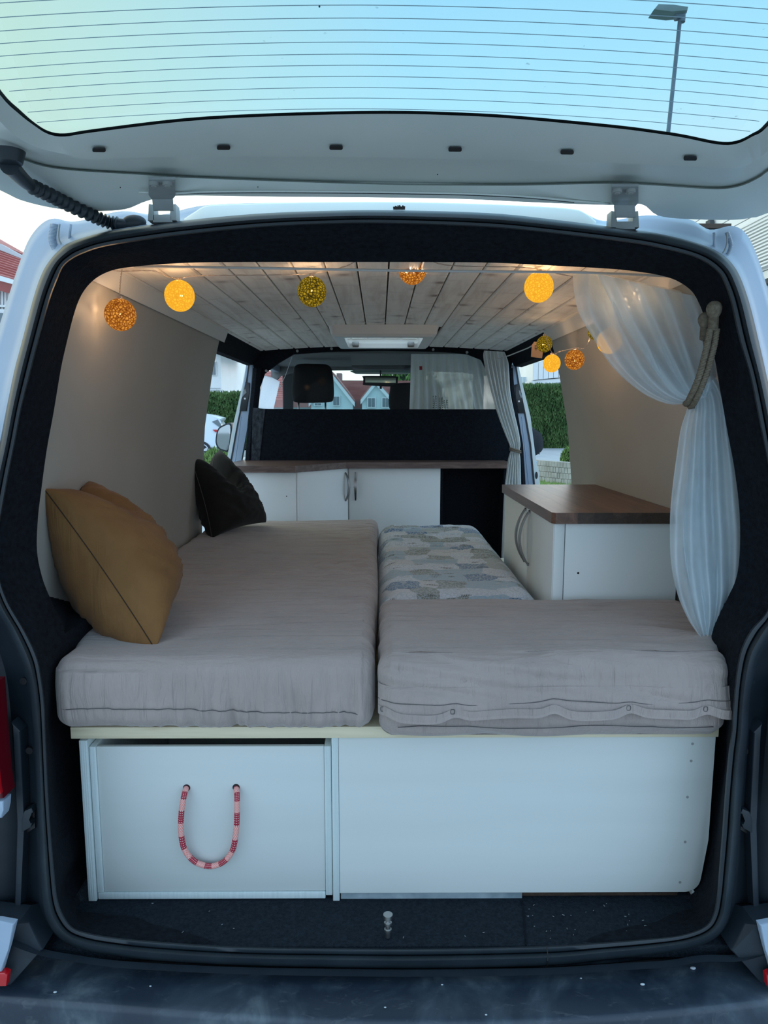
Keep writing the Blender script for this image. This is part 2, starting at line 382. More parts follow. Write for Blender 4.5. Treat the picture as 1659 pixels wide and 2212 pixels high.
# glass
def glass(name, tint, r0=1.5, spots=False):
    m = bpy.data.materials.new(name); m.use_nodes = True; m.node_tree.nodes.clear()
    o = nd(m, 'ShaderNodeOutputMaterial'); mx = nd(m, 'ShaderNodeMixShader'); fr = nd(m, 'ShaderNodeFresnel'); fr.inputs[0].default_value = r0
    tp = nd(m, 'ShaderNodeBsdfTransparent'); gl = nd(m, 'ShaderNodeBsdfGlossy'); gl.inputs['Roughness'].default_value = 0.02
    tp.inputs[0].default_value = (*tint, 1)
    if spots:
        n = noise_tex(m, coords(m), 60, 2, 0.5); c = ramp(m, n, [(0.74, tint), (0.80, tuple(x * 0.6 for x in tint))]); lk(m, c, tp.inputs[0])
    lk(m, fr.outputs[0], mx.inputs[0]); lk(m, tp.outputs[0], mx.inputs[1]); lk(m, gl.outputs[0], mx.inputs[2]); lk(m, mx.outputs[0], o.inputs[0])
    return m
M['glass_rear'] = glass('tinted_rear_glass', (0.330, 0.435, 0.480), 1.25, True)
M['glass_front'] = glass('windscreen_glass', (0.50, 0.64, 0.63), 1.15)
M['vinyl'] = glass('clear_vinyl_sheet', (0.92, 0.95, 0.95), 1.10)
def emit(name, col, s):
    m = bpy.data.materials.new(name); m.use_nodes = True; m.node_tree.nodes.clear()
    o = nd(m, 'ShaderNodeOutputMaterial'); e = nd(m, 'ShaderNodeEmission'); e.inputs[0].default_value = (*col, 1); e.inputs[1].default_value = s
    lk(m, e.outputs[0], o.inputs[0]); return m
M['led'] = emit('led_bulb', (1.0, 0.62, 0.22), 12)
def yarn(name, dark, bright, s, hole, thr=0.5):
    m = bpy.data.materials.new(name); m.use_nodes = True; m.node_tree.nodes.clear()
    o = nd(m, 'ShaderNodeOutputMaterial'); e = nd(m, 'ShaderNodeEmission'); tp = nd(m, 'ShaderNodeBsdfTransparent'); mx = nd(m, 'ShaderNodeMixShader')
    v = coords(m, (1, 1, 1), True)
    nz = nd(m, 'ShaderNodeTexNoise'); nz.inputs['Scale'].default_value = 30; lk(m, v, nz.inputs['Vector'])
    ad = nd(m, 'ShaderNodeMixRGB'); ad.blend_type = 'ADD'; ad.inputs[0].default_value = 0.02; lk(m, v, ad.inputs[1]); lk(m, nz.outputs['Color'], ad.inputs[2])
    vo = nd(m, 'ShaderNodeTexVoronoi'); vo.feature = 'DISTANCE_TO_EDGE'; vo.inputs['Scale'].default_value = 130; lk(m, ad.outputs[0], vo.inputs['Vector'])
    c = ramp(m, vo.outputs['Distance'], [(0.02, dark), (thr, bright)]); lk(m, c, e.inputs[0]); e.inputs[1].default_value = s
    h = ramp(m, vo.outputs['Distance'], [(0.10, (0,) * 3), (0.5, (hole,) * 3)]); lk(m, h, mx.inputs[0])
    lk(m, e.outputs[0], mx.inputs[1]); lk(m, tp.outputs[0], mx.inputs[2]); lk(m, mx.outputs[0], o.inputs[0]); return m
M['yarn_orange'] = yarn('rust_yarn_ball', (0.16, 0.035, 0.005), (1.0, 0.42, 0.06), 0.52, 0.35)
M['yarn_yellow'] = yarn('yellow_yarn_ball', (0.75, 0.33, 0.02), (1.0, 0.56, 0.04), 0.52, 0.3, 0.4)
M['yarn_olive'] = yarn('olive_yarn_ball', (0.03, 0.022, 0.004), (0.9, 0.58, 0.03), 0.42, 0.4, 0.6)

# ================================================================ THE VAN
van = empty('van', (0, 0.0, 0), 'white panel van seen through its open rear hatch, fitted out as a camper', 'van')
# contours of the rear opening in the photograph's frame, clockwise from top centre:
# outer rim of the seal, inner rim of the seal, inner rim of the carpeted return, outer line of the body
RIM = [
 ((830,454),(830,483),(830,566),(830,437)), ((1051,460),(1051,491),(1041,567),(1051,441)), ((1201,475),(1201,505),(1180,573),(1232,452)),
 ((1359,495),(1359,524),(1322,581),(1305,477)), ((1431,506),(1431,537),(1385,588),(1395,465)), ((1513,527),(1490,552),(1431,596),(1486,473)),
 ((1558,548),(1525,568),(1465,608),(1533,496)), ((1585,574),(1552,590),(1495,630),(1582,488)), ((1603,608),(1565,614),(1513,662),(1614,508)),
 ((1621,662),(1578,652),(1525,700),(1640,565)), ((1639,736),(1597,735),(1543,770),(1663,640)), ((1659,825),(1620,812),(1555,840),(1705,780)),
 ((1680,930),(1640,910),(1571,930),(1745,920)), ((1697,1060),(1662,1020),(1586,1010),(1790,1050)), ((1708,1150),(1678,1120),(1597,1100),(1810,1150)),
 ((1705,1240),(1680,1220),(1598,1190),(1810,1240)), ((1685,1330),(1659,1314),(1590,1250),(1800,1330)), ((1659,1384),(1622,1360),(1568,1300),(1790,1400)),
 ((1639,1420),(1600,1405),(1545,1360),(1780,1440)), ((1627,1469),(1590,1455),(1537,1400),(1770,1480)), ((1619,1523),(1585,1510),(1548,1450),(1760,1530)),
 ((1616,1580),(1580,1580),(1565,1520),(1750,1590)), ((1611,1632),(1573,1632),(1568,1632),(1745,1640)), ((1603,1723),(1565,1723),(1556,1723),(1740,1730)),
 ((1598,1795),(1560,1795),(1548,1795),(1735,1800)), ((1589,1885),(1553,1880),(1538,1870),(1730,1890)), ((1581,1945),(1549,1930),(1528,1910),(1725,1960)),
 ((1572,1990),(1540,1975),(1512,1935),(1690,2040)), ((1548,2024),(1521,2002),(1490,1948),(1610,2075)), ((1506,2045),(1470,2020),(1440,1955),(1520,2078)),
 ((1430,2060),(1400,2028),(1370,1957),(1440,2090)), ((1310,2073),(1300,2036),(1260,1958),(1310,2098)), ((1180,2087),(1175,2043),(1150,1958),(1180,2106)),
 ((916,2094),(916,2048),(900,1958),(916,2110)), ((680,2091),(680,2047),(690,1958),(680,2108)), ((500,2086),(500,2044),(520,1958),(500,2104)),
 ((331,2076),(331,2033),(380,1958),(331,2096)), ((241,2064),(241,2024),(300,1957),(230,2088)), ((181,2052),(190,2015),(212,1956),(160,2078)),
 ((133,2030),(157,2003),(172,1952),(90,2065)), ((105,1996),(136,1975),(150,1938),(20,2040)), ((94,1960),(124,1940),(140,1905),(-50,2000)),
 ((88,1900),(118,1890),(150,1860),(-60,1910)), ((84,1813),(110,1800),(135,1795),(-65,1815)), ((79,1722),(104,1710),(125,1723),(-70,1722)),
 ((75,1640),(101,1640),(118,1640),(-75,1640)), ((72,1580),(98,1570),(112,1570),(-80,1580)), ((67,1523),(96,1520),(120,1510),(-85,1523)),
 ((60,1469),(90,1469),(133,1450),(-90,1469)), ((48,1428),(80,1419),(143,1397),(-95,1428)), ((20,1365),(55,1365),(135,1350),(-100,1365)),
 ((-10,1310),(15,1295),(112,1300),(-105,1310)), ((-30,1240),(-5,1230),(92,1250),(-110,1240)), ((-38,1160),(-8,1170),(80,1190),(-115,1160)),
 ((-28,1080),(5,1105),(82,1120),(-110,1080)), ((-15,1020),(17,1035),(89,1060),(-100,1010)), ((0,954),(32,960),(101,972),(-80,940)),
 ((13,887),(47,881),(116,890),(-58,860)), ((31,800),(65,810),(131,800),(-28,790)), ((45,747),(83,738),(143,745),(-8,725)),
 ((72,644),(107,650),(158,685),(20,635)), ((90,592),(124,604),(172,645),(43,565)), ((107,563),(137,576),(190,617),(63,516)),
 ((127,541),(155,560),(215,596),(90,483)), ((150,524),(181,547),(250,582),(118,472)), ((217,503),(225,533),(300,575),(165,478)),
 ((300,489),(310,519),(360,570),(262,456)), ((400,476),(400,507),(430,567),(345,464)), ((551,462),(551,492),(560,566),(455,442)),
 ((690,456),(690,485),(690,566),(690,437))]
KS = 5
cA, cB, cC, cW = [catmull([r[i] for r in RIM], KS) for i in range(4)]
NR = len(cA)
def blend(c1, c2, t): return [(lerp(a[0], b[0], t), lerp(a[1], b[1], t)) for a, b in zip(c1, c2)]
def ringR(c, y0): return [PR(x, y, y0) for x, y in c]
WIDE = 10 * KS; LOWA = 13 * KS; LOWB = 56 * KS      # samples between LOWA and LOWB lie low on the body (dark trim)
def low(k): return LOWA <= k < LOWB
# rubber seal
sb = MB()
sb.loft([ringR(cA, 0.02), ringR(blend(cA, cB, 0.04), 0.0), ringR(blend(cA, cB, 0.2), -0.016), ringR(blend(cA, cB, 0.42), -0.020), ringR(blend(cA, cB, 0.6), -0.010),
         ringR(blend(cA, cB, 0.66), 0.004), ringR(blend(cA, cB, 0.72), -0.004), ringR(blend(cA, cB, 0.92), -0.002), ringR(cB, 0.012), ringR(cB, 0.035)])
sb.build('door_seal', M['rubber'], van, smooth=60)
# joint in the seal at the sill
j = MB(); j.tube([PR(1181, 2045, -0.012), PR(1183, 2060, -0.022), PR(1183, 2075, -0.024), PR(1182, 2087, -0.004)], 0.0012, 6)
j.build('seal_joint', M['black'], van)
# carpeted return
cb = MB()
rC = ringR(cC, 0.14)
for i, p in enumerate(rC):       # the lower run of the carpet is the van floor itself
    if p.z < FLOOR + 0.012: rC[i] = Vector((p.x, p.y, FLOOR - 0.004))
mid = [lerp(a, b, 0.5) + Vector((0, 0.0, 0)) for a, b in zip(ringR(cB, 0.03), rC)]
backr = []
for p in rC:
    if p.z < FLOOR + .02: backr.append(p + Vector((0, .02, 0)))
    elif p.z < (1.20 if p.x < 0 else 1.08): backr.append(p + Vector((0, .34, 0)))
    else: backr.append(Vector((0.03 + (p.x - 0.03) * 1.16, p.y + 0.03 + .3 * max(0, 1 - (p.z - 1.2) / .12), p.z + 0.035 * min(1, (p.z - 1.2) / .3))))
cb.loft([ringR(cB, 0.02), ringR(blend(cB, cC, 0.06), 0.024), mid, rC, backr])
cb.build('carpet_trim', M['carpet'], van, smooth=50)
# white body around the opening, dark channel lower down
def w_off(k):
    return 0.10 if not low(k) else -0.03
ww = MB()
rA = ringR(cA, 0.03); rA2 = ringR(blend(cA, cW, 0.05), 0.05)
rM = [PR(x, y, 0.075 if not low(k) else 0.07) for k, (x, y) in enumerate(blend(cA, cW, 0.30))]
rM2 = [PR(x, y, 0.085 if not low(k) else 0.035) for k, (x, y) in enumerate(blend(cA, cW, 0.72))]
rW = [PR(x, y, w_off(k)) for k, (x, y) in enumerate(cW)]
rW[LOWA:LOWB] = rW[LOWA:LOWB]
def sm(a):   # ease the change between upper and lower body
    out = list(a)
    for it in range(6):
        for k in list(range(LOWA - 12, LOWA + 12)) + list(range(LOWB - 12, LOWB + 12)):
            out[k] = Vector((out[k].x, (out[k - 1].y + out[(k + 1) % NR].y) / 2, out[k].z))
    return out
rM = sm(rM); rM2 = sm(rM2); rW = sm(rW)
rW2 = [p + Vector((0, 0.02, 0)) + Vector((0.012 if p.x > 0 else -0.012, 0, 0.006 if p.z > 1.9 else 0)) * 0.4 for p in rW]
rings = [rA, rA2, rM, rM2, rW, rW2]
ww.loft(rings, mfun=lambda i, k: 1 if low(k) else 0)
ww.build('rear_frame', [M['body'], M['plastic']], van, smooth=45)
# side skins and roof running forward
sk = MB()
up = [k for k in range(NR) if not (26 * KS <= k <= 43 * KS)]
order = [k % NR for k in range(43 * KS + 1, 43 * KS + 1 + len(up))]
y_f = 1.86
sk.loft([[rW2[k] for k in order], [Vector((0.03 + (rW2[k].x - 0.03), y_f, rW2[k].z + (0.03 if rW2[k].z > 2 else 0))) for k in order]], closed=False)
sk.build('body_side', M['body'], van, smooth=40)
# weld seams in the drip channel corners
for side in (0, 1):
    w = MB()
    if side == 0: line = [(112, 484), (110, 497), (108, 512), (110, 526), (116, 539)]
    else: line = [(1578, 502), (1583, 516), (1586, 530), (1581, 545), (1573, 556)]
    for (x, y) in catmull(line, 5, False):
        a = PR(x - 3, y, 0.062); b = PR(x + 14 if side == 0 else x - 12, y + 2, 0.062)
        w.tube([a, (a + b) / 2 + Vector((0, -0.004, 0)), b], 0.0016, 6)
    w.build('weld_bead', M['body'], van, smooth=180)
    w = MB()
    ln = [(129, 484), (127, 500), (127, 515), (134, 533)] if side == 0 else [(1569, 503), (1571, 520), (1567, 537), (1560, 549)]
    w.tube([PR(x, y, 0.055) for x, y in catmull(ln, 4, False)], 0.0018, 6); w.build('sealant_line', M['hinge'], van, smooth=180)
    w = MB(); ln = [(153, 485), (151, 502), (150, 520)] if side == 0 else [(1542, 503), (1543, 520), (1542, 538)]
    w.tube([PR(x, y, 0.062) for x, y in ln], 0.003, 8); w.build('panel_ridge', M['body'], van, smooth=180)
# raised middle of the roof edge
rp = MB()
top = [(398, 472), (420, 458), (447, 444), (500, 441), (650, 437), (830, 436), (1000, 439), (1150, 445), (1235, 451), (1262, 459), (1288, 478)]
t2 = catmull(top, 4, False)
lowr = []
for x, y in t2:
    kk = min(range(NR), key=lambda k: abs(cA[k][0] - x) + (0 if cA[k][1] < 700 else 9999)); lowr.append((x, cA[kk][1] + 6))
rp.loft([[PR(x, y, 0.03) for x, y in lowr], [PR(x, y + 3, 0.045) for x, y in t2], [PR(x, y, 0.055) for x, y in t2], [PR(x, y, 0.055) + Vector((0, 0.10, 0.004)) for x, y in t2]], closed=False)
rp.build('roof_edge', M['gate'], van, smooth=40)
# torn scrap of seal foam on the roof edge
fz = MB()
for i in range(16):
    x = 851 + i * 1.5; fz.tube([PR(x, 453, 0.02), PR(x + random.uniform(-1.5, 1.5), 447 - random.random() * 4, 0.018)], 0.0016, 5)
fz.build('foam_scrap', M['black'], van)
# bumper
bp = MB()
edge = [(-330, 2090), (-120, 2128), (0, 2148), (250, 2169), (500, 2187), (700, 2197), (830, 2200), (1000, 2201), (1159, 2198), (1400, 2184), (1659, 2156), (1800, 2130), (2000, 2090)]
ez = 0.487
ee = [Pz(x, y, ez) for x, y in catmull(edge, 5, False)]
def shift(pts, dy, dz, sx=1.0): return [Vector((p.x * sx, p.y + dy, p.z + dz)) for p in pts]
backl = [Vector((p.x, 0.06, ez + 0.004)) for p in ee]
midl = [Vector((p.x, lerp(0.06, p.y, 0.6), ez + 0.002)) for p in ee]
bp.loft([backl, midl, shift(ee, 0.012, 0.001), ee, shift(ee, -0.006, -0.003), shift(ee, -0.010, -0.012), shift(ee, -0.016, -0.06), shift(ee, -0.012, -0.20), shift(ee, 0.10, -0.24)], closed=False)
bp.build('rear_bumper', M['bumper'], van, smooth=50)
crumbs = MB()
for (x, y) in [(395, 806), (1078, 762), (1030, 690), (275, 748)]: pass
for (x, y, s) in [(119, 2143, .003), (325, 2130, .002), (724, 2098, .0025), (1388, 2126, .004), (1497, 2091, .005), (1255, 2113, .002), (955, 2127, .002), (832, 2176, .002), (1050, 2192, .002)]:
    crumbs.sphere(Pz(x, y, ez + 0.003 + s * .4), s, 8, 5, (1.3, .8, .5))
crumbs.build('dirt_crumb', mat('chalk_crumb', (0.5, 0.55, 0.58), 0.9), van)['kind'] = 'stuff'
# shut line between the sill and the bumper
sh = MB(); sh.tube([Pz(x, y, ez + 0.006) for x, y in [(86, 2053), (110, 2058), (200, 2070), (330, 2078), (500, 2085), (830, 2096), (1180, 2092), (1310, 2084), (1430, 2072), (1530, 2062), (1580, 2056), (1612, 2030), (1640, 1985)]], 0.003, 6)
sh.build('sill_gap', M['black'], van)
# bumper corners: dark ramp, pale painted wing, red reflector
def mirror_px(poly): return [(1659 - x, y) for x, y in poly]
for side in (0, 1):
    f = (lambda q: q) if side == 0 else (lambda q: [(1672 - x, y + 2) for x, y in q])
    b = MB()
    dark = f([(-60, 1985), (38, 1997), (62, 1990), (92, 2052), (60, 2085), (25, 2128), (-60, 2140)])
    b.prism([PR(x, y, -0.035 if i in (0, 1, 6) else (-0.02 if i != 2 else 0.0)) for i, (x, y) in enumerate(dark)], (0, 0.06, 0), bev=0.003)
    b.build('bumper_corner', M['plastic'], van, smooth=30)
    b = MB(); pale = f([(-60, 1988), (-2, 1990), (31, 1996), (18, 2050), (3, 2100), (-60, 2103)])
    b.prism([PR(x, y, -0.05) for x, y in pale], (0, 0.015, 0), bev=0.003); b.build('painted_wing', M['body'], van, smooth=30)
    b = MB(); rd = f([(-60, 2104), (8, 2102), (16, 2106), (13, 2131), (-60, 2133)])
    b.prism([PR(x, y, -0.052) for x, y in rd], (0, 0.015, 0), bev=0.002); b.build('red_reflector', M['red'], van, smooth=30)
    b = MB(); tl = f([(-90, 1480), (-16, 1480), (-8, 1600), (0, 1690), (6, 1726), (-90, 1730)])
    if side: tl = [(x + 24, y) for x, y in tl]
    b.prism([PR(x, y, -0.05) for x, y in tl], (0, 0.05, 0), bev=0.004); lamp = b.build('tail_lamp', M['darkred'], van, smooth=30)
    b = MB(); tl = f([(-90, 1655), (-6, 1662), (-2, 1700), (1, 1716), (-90, 1716)])
    if side: tl = [(x + 24, y) for x, y in tl]
    b.prism([PR(x, y, -0.056) for x, y in tl], (0, 0.01, 0), bev=0.002); b.build('lamp_reflector', M['red'], lamp, smooth=30)
    b = MB(); wp = f([(-80, 1731), (8, 1731), (7, 1750), (3, 1768), (-80, 1766)])
    if side: wp = [(x + 24, y) for x, y in wp]
    b.prism([PR(x, y, -0.048) for x, y in wp], (0, 0.03, 0), bev=0.003); b.build('painted_patch', M['body'], van, smooth=30)
    # bumper stop on the side of the opening
    b = MB(); q = f([(41, 1765), (58, 1744), (74, 1738), (76, 1790), (60, 1798), (40, 1812)])
    b.prism([PR(x, y, 0.035) for x, y in q], (0, 0.03, 0), bev=0.002); st = b.build('hatch_buffer', M['black'], van, smooth=30)
    b = MB(); q = f([(46, 1770), (52, 1752), (68, 1745), (72, 1756), (58, 1772), (70, 1778), (66, 1788), (46, 1799)])
    b.prism([PR(x, y, 0.018) for x, y in q], (0, 0.02, 0), bev=0.003); b.build('rubber_block', M['rubber'], st, smooth=30)
    b = MB(); q = f([(24, 1560), (44, 1580), (52, 1780), (40, 1985), (52, 2040), (42, 2040), (30, 1985), (38, 1780), (30, 1600)])
    b.prism([PR(x, y, 0.02) for x, y in q], (0, 0.03, 0), bev=0.003); b.build('channel_rib', M['plastic'], van, smooth=30)
    for (hx, hy) in ((50, 1472), (63, 1622)):
        b = MB(); hx2 = f([(hx, hy)])[0]; c0 = PR(hx2[0], hx2[1], 0.035); b.disc(c0, 0.008, (0, 1, 0), 0.006, 14); b.build('drain_hole', M['black'], van)
# striker pin on the sill
sp_ = MB(); b0 = Pz(838, 2024, FLOOR + 0.002)
sp_.tube([b0, b0 + Vector((0, 0, 0.038))], 0.006, 14); sp_.tube([b0 + Vector((0, 0, 0.030)), b0 + Vector((0, 0, 0.036))], 0.0085, 16)
sp_.tube([b0 + Vector((0, 0, 0.014)), b0 + Vector((0, 0, 0.020))], 0.0080, 16)
sp_.tube([b0 + Vector((0, 0, 0.046)), b0 + Vector((0, 0, 0.055))], 0.0105, 18); sp_.tube([b0 + Vector((0, 0, 0.036)), b0 + Vector((0, 0, 0.047))], 0.004, 10)
sp_.build('striker_pin', M['steel'], van, smooth=40)

# ---------------------------------------------------------------- tailgate
TS = 0.06; TZ = 2.137
def T(px, py, dz=0.0):
    d = ray(px, py)
    t = (TZ + dz + TS * (0.10 - CAM.y) - CAM.z) / (d.z + TS * d.y)
    return CAM + d * t
def TP(x, y, dz=0.0): return Vector((x, y, TZ + TS * (0.10 - y) + dz))
G_ = [(-70,100),(0,205),(40,245),(75,272),(105,290),(140,295),(200,286),(400,262),(600,251),(830,246),(1000,250),(1130,258),(1330,277),(1430,290),(1480,298),(1550,312),(1590,311),(1625,295),(1659,272),(1740,170)]
K1 = [(-95,150),(0,262),(40,298),(80,318),(125,330),(200,342),(300,338),(400,336),(600,335),(830,338),(1000,342),(1130,345),(1330,350),(1420,354),(1480,357),(1570,361),(1610,355),(1635,342),(1659,326),(1770,220)]
K2 = [(-120,230),(0,322),(45,340),(95,356),(150,364),(220,369),(310,374),(400,380),(600,388),(830,395),(1000,397),(1130,397),(1315,393),(1400,396),(1460,400),(1550,405),(1600,398),(1640,380),(1665,362),(1800,270)]
E_ = [(-170,330),(0,411),(50,434),(125,451),(200,456),(270,452),(318,434),(382,423),(600,425),(830,427),(1000,430),(1150,437),(1317,443),(1385,441),(1420,465),(1480,473),(1580,475),(1625,470),(1659,460),(1860,380)]
def gate_ring(c, dz, xe, ye):
    near = [T(x, y, dz) for x, y in catmull(c, 4, False)]
    l, r_ = near[0], near[-1]
    def arc(p, sx):
        q = abs(p.x); x0_, y0_ = q, p.y; c = 0.10
        o = [TP(sx * x0_, lerp(y0_, ye + c, 0.35), dz), TP(sx * x0_, lerp(y0_, ye + c, 0.7), dz)]
        o += [TP(sx * (x0_ - c + c * math.cos(R(t))), ye + c - c * math.sin(R(t)), dz) for t in (0, 30, 60, 90)]
        return o + [TP(sx * x0_ * 0.45, ye - 0.006, dz)]
    a = arc(r_, 1); b = arc(l, -1)
    return near + a + [TP(0, ye - 0.025, dz)] + b[::-1]
rG = gate_ring(G_, 0.012, 0.62, -0.74); rG0 = gate_ring(G_, 0.026, 0.62, -0.74)
rK1 = gate_ring(K1, 0.0, 0.70, -0.80); rK1b = gate_ring([(x, y + 5) for x, y in K1], 0.004, 0.705, -0.805)
rK2 = gate_ring(K2, 0.032, 0.76, -0.84); rK2b = gate_ring([(x, y + 4) for x, y in K2], 0.022, 0.765, -0.845)
rEm = gate_ring([((a[0] + b[0]) / 2, lerp(a[1], b[1], 0.75)) for a, b in zip(K2, E_)], 0.004, 0.82, -0.90)
rE = gate_ring(E_, 0.0, 0.86, -1.0)
rEt = [p + Vector((0, 0.006, 0.035)) for p in rE]; rGt = gate_ring([(x, y + 9) for x, y in G_], 0.046, 0.64, -0.76)
tg = MB()
tg.loft([rGt, rG0, rG, rK1, rK1b, rK2, rK2b, rEm, rE, rEt, rGt])
gate = tg.build('tailgate', M['gate'], van, smooth=28, recalc=True)
# a black line of sealant and the bright fold along the lower edge
def gstrip(name, c, dz, r, m, x0=None, x1=None):
    pts = [(x, y) for x, y in catmull(c, 4, False) if (x0 is None or x0 <= x <= x1)]
    b = MB(); b.tube([T(x, y, dz) for x, y in pts], r, 6); return b.build(name, m, gate, smooth=180)
gstrip('hem_fold', [(300,415),(384,417),(450,414),(600,413),(830,415),(1000,418),(1130,424),(1240,434),(1317,440)], 0.0, 0.0022, M['gate'])
gstrip('hem_groove', [(384,419),(450,417),(600,416),(830,418),(1000,421),(1130,427),(1240,437)], 0.0, 0.0012, M['rubber'])
# lower half of the hatch beyond the glass, over the photographer's head
lp = MB(); lp.box(-0.80, 0.80, -1.75, -1.02, 2.20, 2.24, 0.015); lp.build('lower_hatch_panel', M['gate'], gate, smooth=30)
# glass with frit edge and heater wires
gl = MB(); ring = [Vector((p.x, p.y, p.z - 0.002)) for p in rG0]
cen = Vector((0, -0.35, TZ + TS * 0.45 + 0.026 - 0.002))
gl.add([cen] + ring, [[0, i + 1, (i + 1) % len(ring) + 1] for i in range(len(ring))])
gl.build('rear_window', M['glass_rear'], gate)
fr = MB(); gi = [(x + (4 if x < 60 else -4 if x > 1640 else 0), y - 7) for x, y in G_]
fr.loft([[p + Vector((0, 0, -.004)) for p in gate_ring(G_, 0.026, 0.62, -0.74)], gate_ring(gi, 0.023, 0.605, -0.725)], closed=True)
fr.build('black_frit', M['black'], gate)
Gc = catmull(G_, 4, False)
def gy(x):
    for a, b in zip(Gc, Gc[1:]):
        if a[0] <= x <= b[0]: return lerp(a[1], b[1], (x - a[0]) / max(1e-6, b[0] - a[0]))
    return -200
wm = mat('heater_wire', (0.26, 0.36, 0.40), 0.6)
for yc in [-112, -80, -49, -19, 11, 39, 65, 91, 117, 141, 165, 189, 212, 235]:
    run = []
    for x in range(-40, 1720, 20):
        t = (x - 780) / 830; y = yc + (30 + yc * 0.05) * t * t + (6 * t if t > 0 else 0)
        if y < gy(x) - 9: run.append(T(x, y, 0.0225))
    if len(run) > 2:
        b = MB(); b.tube(run, 0.00048, 5, caps=False); b.build('heater_wire', wm, gate)
K1c = catmull(K1, 4, False)
def ky(x):
    for a, b in zip(K1c, K1c[1:]):
        if a[0] <= x <= b[0]: return lerp(a[1], b[1], (x - a[0]) / max(1e-6, b[0] - a[0]))
    return 340
for (x, y) in [(214,325),(483,320),(726,320),(983,324),(1225,330),(1491,343)]:
    b = MB(); pts = []
    for k in range(20):
        a = 2 * math.pi * k / 20; pts.append(T(x + math.copysign(10.5, math.cos(a)) + 4 * math.cos(a), y + 4 * math.sin(a), 0.012 * (1 - min(1, (y - gy(x)) / (ky(x) - gy(x)))) - 0.0030))
    b.prism(pts, (0, 0, 0.002))
    # seat the slot on the face it is punched in
    o = b.build('punched_slot', M['black'], gate)
# surface height of the slotted face between G and K1 is interpolated, so lower the slots onto it
for o in [q for q in bpy.data.objects if q.name.startswith('punched_slot')]:
    pass
sp2 = MB()
for (x, y) in [(260, 405), (557, 404), (945, 377), (690, 14)]: sp2.sphere(T(x, y, 0.0), 0.0012, 6, 4)
sp2.build('dirt_speck', M['black'], gate)['kind'] = 'stuff'
# hinges
for (cx, ty, by) in ((350, 388, 477), (1350, 403, 488)):
    b = MB(); s = 1
    pl = [(cx - 29, ty), (cx + 29, ty), (cx + 29, ty + 36), (cx + 22, ty + 44), (cx - 22, ty + 44), (cx - 29, ty + 34)]
    b.prism([T(x, y, -0.004) for x, y in pl], (0, 0, 0.005), bev=0.001)
    ys = 0.085
    arm = [(cx - 22, ty + 40), (cx + 22, ty + 40), (cx + 24, ty + 66), (cx - 20, ty + 66)]
    b.prism([PR(x, y, -0.055 if y < ty + 50 else -0.03) for x, y in arm], (0, 0.006, 0), bev=0.001)
    hg = b.build('hinge', M['hinge'], gate, smooth=30)
    b = MB()
    for sx in (-1, 1):
        br = [(cx + sx * 18, ty + 54), (cx + sx * 29, ty + 52), (cx + sx * 31, ty + 88), (cx + sx * 16, ty + 88)]
        b.prism([PR(x, y, 0.0) for x, y in br], (0, 0.03, 0), bev=0.001)
    b.prism([PR(x, y, 0.0) for x, y in [(cx - 20, ty + 75), (cx + 20, ty + 75), (cx + 22, ty + 92), (cx - 20, ty + 92)]], (0, 0.03, 0), bev=0.001)
    b.build('hinge_bracket', M['hinge'], hg, smooth=30)
    for sx in (-17, 12):
        b = MB(); c0 = T(cx + sx, ty + 14, -0.010); b.tube([c0, c0 + Vector((0, 0, 0.008))], 0.0095, 20); b.tube([c0 + Vector((0, 0, -.002)), c0 + Vector((0, 0, .002))], 0.006, 6)
        b.build('bolt', M['bolt'], hg, smooth=30)
# ribbed cable boot from hatch to roof
line = [(T(20, 357, -0.012)), PR(62, 398, -0.14), PR(105, 420, -0.09), PR(150, 443, -0.03), PR(200, 466, 0.02), PR(235, 480, 0.045), PR(268, 484, 0.05), PR(300, 482, 0.07)]
cl = [Vector(p) for p in catmull([tuple(p) for p in line], 26, False)]
nn = len(cl) - 1
def boot_r(t):
    if t < 0.15: return 0.0165 - t * 0.03
    if t > 0.80: return 0.0115 - (t - 0.80) * 0.01
    return 0.0125 + 0.0026 * math.sin(t * nn * 2 * math.pi / 7.5)
b = MB(); b.tube(cl, boot_r, 14); boot = b.build('cable_boot', M['rubber'], van, smooth=60)
b = MB(); c0 = T(22, 352, -0.012); b.tube([c0, c0 + Vector((0, 0, 0.02))], lambda t: 0.020 + 0.006 * t, 24); b.build('grommet', M['rubber'], boot, smooth=50)
b = MB(); c0 = PR(290, 480, 0.05); b.sphere(c0, 0.022, 20, 12, (1.2, 0.5, 0.7)); b.build('roof_grommet', M['rubber'], boot, smooth=180)

